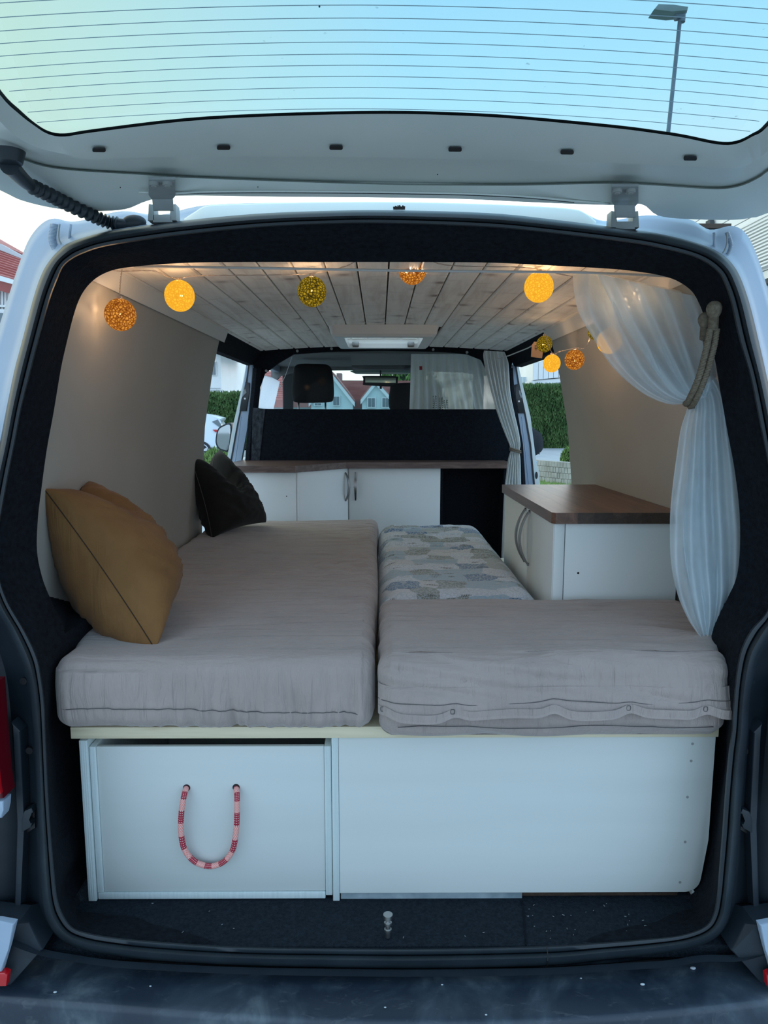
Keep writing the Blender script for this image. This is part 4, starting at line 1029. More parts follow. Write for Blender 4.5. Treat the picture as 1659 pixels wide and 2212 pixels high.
# ================================================================ COUNTER UNIT AT THE PARTITION
bc = empty('corner_cabinet', (-0.2, 2.7, FLOOR), 'white corner cabinet run with two bow handles under the counter at the cab partition', 'cabinet')
zc_ = 1.394
xa = P(641, 1060, 2.46).x; xb_ = P(753, 1060, 2.76).x; xd = P(951, 1060, 2.76).x; xe = P(1093, 1060, 2.76).x
YL, YM = 2.46, 2.76
b = MB(); b.box(-0.835, xa - .004, YL, YL + .018, FLOOR + .001, zc_, 0.001); lpn = b.build('side_panel', M['lam'], bc, smooth=30)
b = MB(); c = P(619, 1072, YL - .0005); b.tube([c, c + Vector((0, .003, 0))], 0.0032, 12); b.build('screw_hole', M['black'], lpn)
b = MB(); b.box(xa - .003, xa + .006, YL + .004, YL + .02, FLOOR + .001, zc_, 0.001); b.build('corner_strip', M['lam'], bc)
dirv = Vector((xb_ - xa - .008, YM - YL, 0)); dn = Vector((dirv.y, -dirv.x, 0)).normalized() * -0.016
A0 = Vector((xa + .008, YL + .002, FLOOR + .05)); A1 = A0 + dirv * 0.985
b = MB(); b.prism([A0, A1, A1 + Vector((0, 0, zc_ - A0.z)), A0 + Vector((0, 0, zc_ - A0.z))], Vector((-dn.x, -dn.y, 0)) * -1 if False else Vector((-abs(dirv.y), abs(dirv.x), 0)).normalized() * .016, bev=0.001); d1 = b.build('door', M['lam'], bc, smooth=30)
b = MB(); b.box(xb_ + .003, xd, YM, YM + .018, FLOOR + .05, zc_, 0.001); d2 = b.build('door', M['lam'], bc, smooth=30)
def bow(par, base, out, zlo, zhi):
    b = MB(); sec = []; side = Vector((0, 0, 1)).cross(out).normalized()
    for i in range(19):
        t = -1 + 2 * i / 18; p = base + out * (.004 + .026 * (1 - t * t)); p = Vector((p.x, p.y, lerp(zlo, zhi, i / 18)))
        w = .004 + .003 * (1 - t * t); sec.append([p - side * w - out * .003, p + side * w - out * .003, p + side * w + out * .003, p - side * w + out * .003])
    b.loft(sec)
    for zz in (zlo, zhi): q = Vector((base.x, base.y, zz)); b.tube([q, q + out * .006], .005, 8)
    return b.build('bow_handle', M['handle'], par, smooth=50)
h1 = P(747, 1022, 2.735); h2 = P(747, 1081, 2.735)
out1 = Vector((abs(dirv.y), -abs(dirv.x), 0)).normalized(); base1 = A0 + dirv * 0.93
bow(d1, Vector((base1.x, base1.y, 0)), out1, h2.z, h1.z)
hb = P(768, 1050, YM); bow(d2, Vector((hb.x, YM, 0)), Vector((0, -1, 0)), h2.z, h1.z)
b = MB(); b.box(-0.83, xa - .01, YL + .02, 2.93, FLOOR + .001, zc_ - .004); b.box(xa - .009, xb_ - .02, YM + .03, 2.93, FLOOR + .002, zc_ - .005); b.box(xb_ - .019, xd - .001, YM + .02, 2.93, FLOOR + .001, zc_ - .004); b.build('carcass', M['lam'], bc)
b = MB(); b.box(xd, xd + .016, YM, 2.93, FLOOR + .001, zc_, 0.001); b.box(xe - .016, xe, YM, 2.93, FLOOR + .001, zc_, 0.001); b.box(xd + .017, xe - .017, 2.90, 2.93, FLOOR + .001, zc_ - .002); b.build('open_niche', M['carpet'], bc)
ct = MB(); cp = [(P(497, 1004, YL - .02).x, YL - .015), (xa - .003, YL - .03), (xb_ - .01, YM - .028), (xe + .012, YM - .028), (xe + .012, 2.935), (-0.845, 2.935), (-0.865, YL + .25)]
cp[0] = (-0.858, YL - .02)
ct.prism([Vector((x, y, zc_ + .0005)) for x, y in cp], (0, 0, 0.036), bev=0.0)
o = ct.build('counter', M['walnut_far'], None, smooth=30); tag(o, 'long walnut counter with an angled front under the black partition', 'counter')

# ================================================================ PARTITION TO THE CAB
YP = 2.95
pt_ = MB()
hole = [(550, 884), (556, 850), (571, 807), (600, 785), (634, 765), (665, 763), (700, 760), (830, 757), (960, 760), (1010, 765), (1040, 777), (1062, 820), (1078, 884)]
H3 = [P(x, y, YP) for x, y in hole]
outer = []
for p in H3:
    d = Vector((p.x - 0.03, 0, p.z - 1.74))
    outer.append(p)
def outp(p, i):
    if i == 0: return P(545, 884, YP)
    if i == len(H3) - 1: return P(1113, 884, YP)
    x = p.x * 1.0
    if i <= 3: return [0, P(548, 845, YP), P(549, 800, YP), P(540, 752, YP)][i]
    if i >= len(H3) - 4:
        q = len(H3) - 1 - i; return [0, P(1107, 845, YP), P(1103, 800, YP), P(1112, 757, YP)][q]
    return Vector((x, YP, 2.14))
OU = [outp(p, i) for i, p in enumerate(H3)]
for dy in (0,):
    pt_.loft([H3, OU, [p + Vector((0, .03, 0)) for p in OU], [p + Vector((0, .03, 0)) for p in H3], H3], closed=False)
zl = P(830, 884, YP).z
pt_.prism([P(545, 884, YP), P(1113, 884, YP), P(1123, 960, YP), P(1131, 1060, YP), Vector((.92, YP, FLOOR)), Vector((-.86, YP, FLOOR)), P(531, 1010, YP), P(539, 930, YP)], (0, .03, 0))
o = pt_.build('wall_front', M['carpet'], None, smooth=20, recalc=True); o['kind'] = 'structure'
# felt covered lower panel and its folded end
b = MB(); q = [P(572, 883, 2.925), P(1072, 886, 2.925), P(1096, 925, 2.925), P(1098, 1000, 2.925), P(556, 1000, 2.925)]
q[-1].z = q[-2].z = 1.4305
b.prism(q, (0, .02, 0), bev=0.002); b.build('felt_panel', M['carpet'], o)
b = MB(); felt2 = noisy('lit_black_felt', (0.020, 0.024, 0.030), (0.085, 0.095, 0.105), 55, 0.95, 260, 0.8, 0.002, sc=(1, 1, .6), spec=0.2, lo=0.35, hi=0.8)  # folded end: felt colour lightened to paint in the light that hits it
q = [P(546, 881, 2.90), P(573, 883, 2.92), P(561, 1000, 2.92), P(543, 1000, 2.90)]; q[2].z = q[3].z = 1.4305
b.prism(q, (0, .012, 0), bev=0.002); b.build('felt_return', felt2, o)
# clear vinyl window with buttons along its top
w1 = empty('window_1', tuple(P(830, 884, YP - .01)), kind='structure')
b = MB(); V3 = [P(x, y, YP - .008) for x, y in [(590, 889), (600, 845), (636, 768), (655, 759), (700, 755), (830, 751), (960, 754), (1010, 760), (1045, 775), (1065, 820), (1082, 889)]]
b.add(V3, [list(range(len(V3)))]); b.build('vinyl_sheet', M['vinyl'], w1)
b = MB(); b.tube([P(601, 845, YP - .010), P(617, 810, YP - .010), P(631, 770, YP - .010)], 0.0018, 5); b.build('sheet_edge', mat('vinyl_edge', (0.5, 0.55, 0.56), 0.3), w1)
sw = sheer('haze_patch', (0.35, 0.4, 0.42), 0.82, 0.3)
b = MB(); q = [P(757, 766, YP - .009), P(888, 766, YP - .009), P(888, 880, YP - .009), P(870, 800, YP - .009), P(760, 800, YP - .009)]; b.add(q[:2] + [q[3], q[4]], [[0, 1, 2, 3]]); b.build('sheet_overlap', sw, w1)
for (x, y) in [(575, 801), (642, 758), (716, 753), (789, 751), (863, 751), (936, 755), (1009, 761)]:
    b = MB(); c = P(x, y, YP - .012); b.tube([c, c + Vector((0, .01, 0))], 0.0078, 14); b.tube([c + Vector((0, -.002, 0)), c + Vector((0, .002, 0))], 0.0035, 8); b.build('snap_button', M['bolt'], w1, smooth=40)

# ================================================================ SIDE OPENINGS, PILLARS
for sgn in (-1, 1):
    b = MB()
    if sgn < 0:
        secf = lambda y: [Vector((-0.700, y, 2.094)), Vector((-0.735, y, 2.04)), Vector((-0.765, y, 2.003)), Vector((-0.80, y, 2.0)), Vector((-0.83, y, 2.10)), Vector((-.76, y, 2.14))]
    else:
        secf = lambda y: [Vector((0.752, y, 2.094)), Vector((0.79, y, 2.04)), Vector((0.815, y, 1.995)), Vector((0.86, y, 1.99)), Vector((0.88, y, 2.10)), Vector((.82, y, 2.14))]
    b.loft([secf(1.93), secf(2.96)]); b.f += [[0, 1, 2, 3, 4, 5], [11, 10, 9, 8, 7, 6]]; b.m += [0, 0]
    b.build('header_trim', M['carpet'], van, recalc=True)
    # rounded black inner pillar
    if sgn < 0: poly = [(545, 785), (562, 800), (600, 770), (585, 752), (566, 812), (552, 884), (546, 1000), (531, 1000), (540, 900), (548, 830), (549, 800)]
    b = MB()
    if sgn < 0: path = [P(556, 795, 2.93), P(553, 830, 2.93), P(548, 880, 2.93), P(543, 940, 2.93), P(538, 1004, 2.93)]
    else: path = [P(1100, 795, 2.93), P(1103, 840, 2.93), P(1112, 900, 2.93), P(1122, 960, 2.93), P(1128, 1050, 2.93)]
    w = 0.024 if sgn < 0 else 0.020
    b.loft([[p + Vector((-w, -.01, 0)), p + Vector((0, -.022, 0)), p + Vector((w, -.01, 0)), p + Vector((w, .03, 0)), p + Vector((-w, .03, 0))] for p in path]); b.build('pillar_trim', M['carpet'], van, smooth=30)
    # white B pillar, its gap and the door edge beyond
    if sgn < 0:
        wh = [(533, 780), (546, 785), (545, 800), (540, 860), (533, 930), (520, 1004), (495, 1004), (505, 950), (517, 890), (528, 820)]
        gap = [(537, 783), (539, 783), (534, 825), (514, 920), (499, 1004), (496, 1004), (511, 920), (531, 825)]
        door = [(533, 779), (537, 781), (531, 825), (511, 920), (495, 1004), (488, 1004), (503, 920), (524, 830)]
        lat = [(530, 825), (539, 827), (538, 850), (532, 888), (517, 888), (521, 862), (526, 850)]
        slot = None
    else:
        wh = [(1106, 788), (1116, 787), (1122, 830), (1133, 890), (1147, 960), (1156, 1048), (1131, 1048), (1124, 980), (1117, 900), (1110, 840)]
        gap = [(1113, 788), (1115, 788), (1122, 828), (1137, 900), (1147, 960), (1156, 1048), (1152, 1048), (1144, 962), (1134, 902), (1119, 830)]
        door = [(1114, 787), (1119, 784), (1129, 830), (1146, 900), (1158, 1000), (1163, 1010), (1167, 1048), (1155, 1048), (1148, 960), (1137, 900), (1121, 828)]
        lat = [(1112, 831), (1121, 829), (1127, 850), (1134, 893), (1120, 893), (1115, 860)]
    b = MB(); b.prism([P(x, y, 2.985) for x, y in wh], (0, .04, 0), bev=.002); pil = b.build('door_pillar', M['body'], van, smooth=30)
    b = MB(); b.prism([P(x, y, 3.02) for x, y in door], (0, .03, 0), bev=.002); b.build('cab_door_edge', M['gate'], van, smooth=30)
    b = MB(); b.prism([P(x, y, 2.982) for x, y in gap], (0, .03, 0)); b.build('gap_seal', M['black'], pil)
    b = MB(); b.prism([P(x, y, 2.975) for x, y in lat], (0, .03, 0), bev=.002); lt = b.build('latch_plate', M['blackgloss'], pil, smooth=30)
    lx = (529, 861) if sgn < 0 else (1121, 867)
    b = MB(); c = P(lx[0], lx[1], 2.972); b.tube([c, c + Vector((0, .006, 0))], .006, 14); b.tube([c + Vector((0, -.003, 0)), c + Vector((0, .003, 0))], .003, 8); b.build('latch_bolt', M['steel'], lt)
    q = [(525, 845), (530, 840), (533, 848), (528, 852), (523, 858)] if sgn < 0 else [(1120, 843), (1124, 844), (1128, 858), (1125, 860), (1121, 850)]
    b = MB(); b.prism([P(x, y, 2.970) for x, y in q], (0, .006, 0), bev=.001); b.build('latch_hook', M['hinge'], lt)
    rib = [(521, 900), (507, 1004)] if sgn < 0 else [(1127, 900), (1142, 1048)]
    b = MB(); b.tube([P(x, y, 2.985) for x, y in rib], .002, 6); b.build('pillar_fold', M['body'], pil, smooth=180)
b = MB(); q = []
for k in range(16):
    a = 2 * math.pi * k / 16; q.append(P(1159 + 2.8 * math.cos(a), 1027 + (7.5 * math.sin(a)), 3.015))
b.prism(q, (0, .004, 0)); b.build('door_slot', M['black'], van)
# exterior mirrors
b = MB(); ml = [(500, 917), (480, 919), (470, 928), (466, 945), (466, 958), (472, 970), (482, 974), (494, 972)]
c_ = catmull(ml, 5); b.prism([P(x, y, 4.22) for x, y in c_], (0, .14, 0), bev=.008); mo = b.build('door_mirror', M['rubber'], van, smooth=40)
b = MB(); c2 = [(lerp(484, x, .84), lerp(946, y, .88)) for x, y in c_]; b.prism([P(x, y, 4.205) for x, y in c2], (0, .02, 0), bev=.002)
b.build('mirror_glass', mat('mirror_silver', (0.35, 0.38, 0.38), 0.03, 1.0), mo, smooth=30)
b = MB(); mr = [(1146, 926), (1158, 929), (1168, 936), (1173, 948), (1174, 962), (1171, 973), (1164, 979), (1154, 981)]
c_ = catmull(mr, 5); b.prism([P(x, y, 4.25) for x, y in c_], (0, .16, 0), bev=.012); b.build('door_mirror', M['rubber'], van, smooth=40)

# ================================================================ CAB
grey = noisy('grey_headliner', (0.16, 0.17, 0.165), (0.19, 0.20, 0.195), 20, 0.95)
dgrey = mat('dark_grey_cab_plastic', (0.035, 0.04, 0.042), 0.6)
b = MB()
zz = 2.075
b.box(-0.80, 0.86, 2.99, 4.20, zz, zz + .03); b.build('headliner', grey, van)
wy0, wz0, wy1, wz1 = 4.22, 2.055, 5.02, 1.40
b = MB()
hd = [Vector((-0.80, 4.15, 2.09)), Vector((0.86, 4.15, 2.09)), Vector((0.86, 4.22, 2.03)), Vector((.6, 4.22, 2.042)), Vector((.03, 4.22, 2.055)), Vector((-.54, 4.22, 2.042)), Vector((-0.80, 4.22, 2.03))]
b.prism([P(x, y, 4.18) for x, y in [(585, 770), (640, 752), (830, 740), (1060, 760), (1080, 790), (1050, 812), (1000, 804), (830, 799), (690, 800), (640, 803), (605, 812), (585, 835)]], (0, .05, 0), bev=.004); b.build('windscreen_header', grey, van, smooth=30)
ws = MB()
wa = [Vector((lerp(-.68, .74, i / 12), wy0 + .06 * (1 - ((i - 6) / 6) ** 2), wz0)) for i in range(13)]; wb = [Vector((lerp(-.80, .86, i / 12), wy1 + .12 * (1 - ((i - 6) / 6) ** 2), wz1)) for i in range(13)]
ws.loft([wa, wb], closed=False); ws.build('windscreen', M['glass_front'], van, smooth=180)
for sgn in (-1, 1):
    b = MB(); x0_ = XC + sgn * 0.74; x1_ = XC + sgn * 0.86
    pts = [Vector((x0_, 4.18, 2.06)), Vector((lerp(x0_, x1_, .5), 4.60, 1.73)), Vector((x1_, 5.02, 1.38))]
    b.loft([[p + Vector((-.04, 0, .02)), p + Vector((.04, 0, .02)), p + Vector((.04, .05, -.03)), p + Vector((-.04, .05, -.03))] for p in pts]); b.build('front_pillar', dgrey, van)
    b = MB(); x = XC + sgn * 0.90; b.box(min(x, x + sgn * .06), max(x, x + sgn * .06), 3.03, 4.9, 0.50, 1.42, .01); b.build('cab_door', M['body'], van, smooth=30)
    b = MB(); x = XC + sgn * 0.80; b.box(min(x, x + sgn * .05), max(x, x + sgn * .05), 3.03, 4.25, 2.03, 2.10, .01); b.build('door_frame', M['body'], van, smooth=30)
b = MB(); b.box(-0.84, 0.90, 4.55, 5.05, 0.9, 1.42, .03); b.build('dashboard', dgrey, van, smooth=30)
b = MB(); b.box(-0.86, 0.92, 5.06, 5.60, 0.6, 1.22, .06); b.build('bonnet', M['body'], van, smooth=30)
# translucent pale panel added to stand in for the bright left cab window
b = MB(); q = [P(555, 881, 3.35), P(589, 884, 3.9), P(603, 824, 3.9), P(585, 815, 3.6), P(568, 811, 3.35)]
b.prism(q, (.006, 0, 0)); o = b.build('cab_window_fill', sheer('pale_window_fill', (0.80, 0.86, 0.95), 0.04, 0.9), None); tag(o, 'pale blue-white panel added to stand in for the bright left cab window', 'window panel')
# overhead console, visor, rear-view mirror
b = MB(); q = catmull([(764, 770), (880, 770), (886, 785), (878, 796), (770, 796), (762, 785)], 4); b.prism([P(x, y, 4.02) for x, y in q], (0, .12, 0), bev=.006); oc = b.build('overhead_console', dgrey, van, smooth=30)
b = MB(); q = catmull([(783, 774), (862, 774), (864, 791), (782, 791)], 5); b.prism([P(x, y, 4.012) for x, y in q], (0, .02, 0), bev=.002); b.build('console_pocket', M['black'], oc, smooth=30)
for x in (773, 873):
    b = MB(); q = catmull([(x - 7, 774), (x + 7, 774), (x + 6, 790), (x - 6, 790)], 4); b.prism([P(px_, y, 4.012) for px_, y in q], (0, .02, 0), bev=.002); b.build('reading_lamp', M['black'], oc, smooth=30)
b = MB(); q = catmull([(765, 800), (885, 799), (884, 806), (870, 808), (780, 808), (766, 806)], 4); b.prism([P(x, y, 4.30) for x, y in q], (0, .02, 0), bev=.002); b.build('sun_visor', mat('visor', (0.42, 0.44, 0.42), 0.9), van, smooth=30)
b = MB(); q = catmull([(788, 812), (855, 813), (859, 818), (858, 832), (852, 835), (790, 832), (785, 828), (785, 816)], 4); b.prism([P(x, y, 4.28) for x, y in q], (0, .03, 0), bev=.003); rm = b.build('rear_view_mirror', M['black'], van, smooth=30)
b = MB(); q = [(789, 815), (855, 816), (855, 827), (789, 826)]; b.prism([P(x, y, 4.275) for x, y in q], (0, .01, 0)); b.build('mirror_glass', mat('mirror_dim', (0.5, 0.55, 0.45), 0.05, 1.0), rm)
b = MB(); b.tube([P(822, 800, 4.30), P(822, 816, 4.30)], .006, 8); b.build('mirror_stalk', M['black'], rm)
b = MB(); b.box(P(820, 838, 4.29).x, P(825, 838, 4.29).x, 4.29, 4.31, P(820, 840, 4.29).z, P(820, 834, 4.29).z, .002); b.build('sensor', M['black'], rm)
# seats
seatm = noisy('black_seat_cloth', (0.008, 0.008, 0.009), (0.013, 0.013, 0.014), 60, 0.95, 300, .4, .001)
def seat(poly, Y, posts, label):
    cx = sum(p[0] for p in poly) / len(poly); base = P(cx, 884, Y); base.z = 0.75
    s = empty('cab_seat', tuple(base), label, 'seat')
    c_ = catmull(poly, 6); b = MB()
    cxy = (cx, sum(p[1] for p in poly) / len(poly)); rings = []
    for t, dy in ((0.0, -.012), (.55, -.012), (.85, -.006), (.96, .008), (1.0, .035), (1.0, .07), (.95, .095), (.7, .11), (0, .112)):
        rings.append([P(lerp(cxy[0], x, t), lerp(cxy[1], y, t), Y) + Vector((0, dy, 0)) for x, y in c_])
    b.loft(rings); b.build('headrest', seatm, s, smooth=60)
    for (x, y0_, y1_) in posts:
        b = MB(); b.tube([P(x, y0_, Y + .04), P(x, y1_, Y + .04)], .0065, 10); b.build('headrest_post', M['steel'], s, smooth=180)
    w = 0.25; zt_ = P(cx, 905, Y).z
    b = MB(); b.box(base.x - w, base.x + w, Y - .02, Y + .13, 0.95, zt_, .05, seg=4); b.build('backrest', seatm, s, smooth=50)
    b = MB(); b.box(base.x - w, base.x + w, Y + .0, Y + .55, 0.78, 0.93, .05, seg=4); b.build('seat_cushion', seatm, s, smooth=50)
seat([(640, 787), (676, 785), (708, 788), (717, 805), (720, 840), (719, 860), (712, 868), (676, 870), (638, 869), (631, 860), (629, 838), (632, 806)], 3.40, ((645, 868, 905), (703, 868, 905)), 'black left cab seat with its whole headrest showing above the partition')
seat([(850, 829), (900, 826), (950, 830), (956, 860), (952, 884), (930, 890), (880, 890), (846, 886), (840, 870), (842, 845)], 3.48, ((870, 888, 912), (925, 888, 912)), 'black right cab seat partly hidden by the partition curtain')

# ================================================================ CURTAINS
def drape(rows, mat_, name, parent, foldf, nu=90, nv=70, thick=None):
    """rows: list of (t, left px point, right px point, Y, fold count phase, amplitude)"""
    L = catmull([r[0] for r in rows], 12, False); Rr = catmull([r[1] for r in rows], 12, False); YY = catmull([(r[2], r[3]) for r in rows], 12, False)
    grid = []
    for j in range(len(L)):
        row = []; y_, amp = YY[j]; t = j / (len(L) - 1)
        for i in range(nu + 1):
            u = i / nu; x = lerp(L[j][0], Rr[j][0], u); yy = lerp(L[j][1], Rr[j][1], u)
            row.append(P(x, yy, y_ + amp * foldf(u, t)))
        grid.append(row)
    b = MB(); b.loft(grid, closed=False); return b.build(name, mat_, parent, smooth=180)
# tulle curtain at the rear right
tc_ = empty('tulle_curtain', tuple(P(1530, 1384, 0.30)), 'sheer white tulle curtain tied back at the right side of the hatch', 'curtain')
def ff(seed, n):
    return lambda u, t: math.sin(u * n * 2 * math.pi + seed + 2 * N3(u * 2, t * 2, seed)) * 0.6 + 0.6 * N3(u * n * 1.7, t * 3, seed + 5)
upper = [((1237, 586), (1525, 640), 0.50, .030), ((1240, 630), (1532, 690), 0.46, .03), ((1252, 680), (1540, 735), 0.43, .03), ((1283, 733), (1545, 770), 0.39, .028), ((1325, 795), (1548, 800), 0.35, .025),
         ((1385, 847), (1545, 822), 0.31, .018), ((1440, 872), (1538, 838), 0.29, .012), ((1478, 872), (1530, 848), 0.275, .008), ((1490, 866), (1528, 858), 0.275, .006)]
drape(upper, M['tulle'], 'swept_panel', tc_, ff(1, 6))
up2 = [((a[0] + 22, a[1] - 2), (b_[0] + 2, b_[1]), y + .035, am) for (a, b_, y, am) in upper]
up2[-1] = ((1492, 862), (1530, 855), .29, .005)
drape(up2, M['tulle'], 'swept_panel', tc_, ff(4, 5))
up3 = [((1290, 592), (1525, 645), .44, .02), ((1340, 690), (1535, 700), .42, .02), ((1400, 780), (1546, 775), .36, .02), ((1450, 845), (1545, 820), .29, .012), ((1490, 866), (1532, 850), .28, .005)]
drape(up3, M['tulle'], 'swept_panel', tc_, ff(8, 4))
lower = [((1490, 862), (1546, 815), 0.285, .006), ((1482, 890), (1572, 860), 0.29, .012), ((1470, 930), (1586, 930), 0.29, .018), ((1458, 1010), (1600, 1010), 0.285, .020), ((1449, 1090), (1606, 1090), 0.275, .022),
         ((1447, 1150), (1608, 1160), 0.265, .022), ((1450, 1220), (1606, 1230), 0.26, .022), ((1464, 1285), (1598, 1290), 0.25, .018), ((1488, 1340), (1575, 1340), 0.235, .012), ((1512, 1375), (1545, 1378), 0.222, .006), ((1522, 1385), (1536, 1388), 0.218, .003)]
drape(lower, M['tulle'], 'hanging_tail', tc_, ff(2, 5))
lo2 = [((a[0] + 6 + 10 * (k % 2), a[1]), (b_[0] - 2, b_[1]), y + .03, am) for k, (a, b_, y, am) in enumerate(lower)]
drape(lo2, M['tulle'], 'hanging_tail', tc_, ff(6, 7))
lo3 = [((1500, 870), (1545, 825), .30, .006), ((1500, 960), (1580, 960), .31, .02), ((1480, 1080), (1585, 1080), .30, .02), ((1478, 1200), (1580, 1200), .285, .02), ((1505, 1320), (1560, 1320), .25, .012), ((1525, 1380), (1535, 1384), .222, .003)]
drape(lo3, M['tulle'], 'hanging_tail', tc_, ff(11, 4))
# rope tieback
tb = empty('rope_tieback', tuple(P(1488, 876, 0.20)), 'jute rope tieback with wrapped knobs holding the tulle curtain', 'tieback')
def twisted(path, r, turns, name, par, strands=3, steps=None):
    cl = [Vector(p) for p in path]; n = len(cl); b = MB()
    for s in range(strands):
        pts = []
        prev = None
        for i, p in enumerate(cl):
            t = (cl[min(i + 1, n - 1)] - cl[max(i - 1, 0)]).normalized()
            if prev is None: nr = t.orthogonal().normalized()
            else: nr = (prev - t * prev.dot(t)).normalized()
            prev = nr; bb = t.cross(nr); a = 2 * math.pi * (i / (n - 1) * turns + s / strands)
            pts.append(p + (nr * math.cos(a) + bb * math.sin(a)) * r * 0.58)
        b.tube(pts, r * 0.50, 8)
    return b.build(name, M['jute'], par, smooth=60)
kn = [(1543, 667, .175), (1524, 690, .21)]
for i, (x, y, Y) in enumerate(kn):
    b = MB(); c = P(x, y, Y); s = .0155 if i == 0 else .0150
    prof = [(0, 1.08), (.45, 1.0), (.80, .75), (1.0, .3), (1.02, -.1), (.92, -.6), (.72, -1.0), (.62, -1.2), (.62, -2.9), (.5, -3.0)]
    rings = []
    for r_, z_ in prof:
        rings.append([c + Vector((math.cos(2 * math.pi * k / 24) * max(r_, .01) * s, math.sin(2 * math.pi * k / 24) * max(r_, .01) * s, z_ * s)) for k in range(24)])
    b.loft(rings)
    for k in range(14):     # whipping twine on the neck
        zc = -1.25 - k * .12; b.tube([c + Vector((math.cos(a) * .64 * s, math.sin(a) * .64 * s, zc * s)) for a in [2 * math.pi * q / 18 for q in range(18)]], s * .065, 5, closed=True)
    for k in range(18):     # twine over the knob
        a0 = math.pi * k / 18
        pts = [c + Vector((math.cos(a0 + .6 * math.sin(th)) * math.sin(th) * 1.02, math.sin(a0 + .6 * math.sin(th)) * math.sin(th) * 1.02, math.cos(th) * 1.05)) * s for th in [math.pi * (.08 + .80 * q / 12) for q in range(13)]]
        b.tube(pts, s * .05, 4)
    b.build('knob', M['jute'], tb, smooth=60)
e0 = [(1534, 712, .118), (1530, 735, .118), (1523, 765, .12), (1514, 800, .125), (1503, 832, .135), (1494, 852, .15), (1486, 868, .17), (1481, 872, .20)]
e1 = [(1548, 712, .118), (1544, 740, .118), (1537, 770, .12), (1528, 800, .125), (1517, 832, .132), (1507, 855, .145), (1498, 872, .165), (1490, 878, .20)]
for e_ in (e0, e1):
    twisted(catmull([tuple(P(x, y, Y)) for x, y, Y in [(q[0], q[1], q[2] + .057) for q in e_]], 16, False), 0.0068, 13, 'rope', tb)
twisted(catmull([tuple(P(x, y, Y)) for x, y, Y in [(1524, 735, .21), (1527, 760, .24), (1528, 800, .29), (1520, 850, .33), (1500, 878, .31), (1484, 872, .26)]], 14, False), 0.0062, 10, 'rope', tb)
# curtain over the right of the partition window
pc = empty('partition_curtain', tuple(P(975, 884, 3.01)), 'off-white cotton curtain with a leaf sprig behind the clear partition window', 'curtain')
fl_ = lambda u, t: math.sin(u * 9 * 2 * math.pi + 3 * N3(u * 3, t, 2)) * (0.5 + .5 * t) + .8 * N3(u * 12, t * 1.5, 7)
drape([((888, 764), (1048, 764), 3.04, .010), ((887, 800), (1056, 800), 3.04, .022), ((886, 840), (1066, 840), 3.04, .028), ((884, 900), (1080, 900), 3.04, .032)], M['linen'], 'curtain_panel', pc, fl_, nu=150)
b = MB()
random.seed(11)
for (x, y) in ((939, 868), (953, 872), (963, 877)):
    b.tube([P(x - 2, y + 14, 3.000), P(x, y, 3.000), P(x + 2, y - 14, 3.000)], .0012, 4)
    for k in range(7):
        yy = y + 12 - k * 4
        for s in (-1, 1):
            p = P(x + s * 3, yy, 3.000); b.sphere(p, .0038, 8, 5, (1.0, .3, .6))
b.build('leaf_embroidery', M['ink'], pc)
b = MB(); b.prism([P(x, y, 3.005) for x, y in [(906, 791), (912, 791), (912, 799), (906, 799)]], (0, .002, 0)); b.build('red_label', mat('red_label', (.3, .02, .03), .8), pc)
# tied curtain at the right-hand door
dc = empty('door_curtain', tuple(P(1112, 1045, 2.62)), 'white cotton curtain tied in at its waist beside the right side door', 'curtain')
f2 = lambda u, t: math.sin(u * 6 * 2 * math.pi + 2 * N3(u * 3, t * 2, 22)) + .5 * N3(u * 9, t * 5, 25)
drape([((1046, 757), (1090, 760), 2.60, .012), ((1044, 770), (1098, 782), 2.60, .014), ((1050, 805), (1100, 805), 2.60, .016), ((1062, 850), (1103, 850), 2.60, .016), ((1075, 895), (1112, 895), 2.60, .015), ((1090, 935), (1121, 935), 2.60, .013), ((1100, 960), (1124, 960), 2.60, .010),
       ((1103, 974), (1122, 974), 2.60, .006)], M['linen'], 'curtain_panel', dc, f2, nu=70)
drape([((1103, 974), (1122, 974), 2.60, .006), ((1098, 990), (1124, 992), 2.60, .012), ((1094, 1020), (1125, 1020), 2.60, .014), ((1088, 1080), (1126, 1080), 2.60, .015), ((1082, 1240), (1127, 1240), 2.60, .015)], M['linen'], 'curtain_panel', dc, f2, nu=60)
b = MB(); 
for dz in (0, .010): b.tube([P(1113, 975, 2.60) + Vector((math.cos(a) * .030, math.sin(a) * .028, -.004 * math.cos(a) * 2 + dz)) for a in [2 * math.pi * k / 24 for k in range(24)]], .0048, 8, closed=True)
b.build('rope_tie', M['jute'], dc, smooth=60)
def cord(name, pts, r, m, label, cat):
    b = MB(); b.tube(pts, r, 6); o = b.build(name, m, None, smooth=180); return tag(o, label, cat)
cord('curtain_wire', [P(1075, 775, 2.60), P(1100, 768, 2.40), P(1140, 752, 2.1), P(1185, 726, 1.9)], .0028, M['cordwhite'], 'white curtain wire over the right side door', 'curtain wire')
cord('curtain_rod', [P(290, 575, 0.47), P(560, 579, 0.47), P(830, 584, 0.47), P(1100, 587, 0.47), P(1245, 588, 0.47), P(1530, 600, .47)], .0034, M['cordwhite'], 'thin white curtain rod across the ceiling just inside the hatch', 'curtain rod')

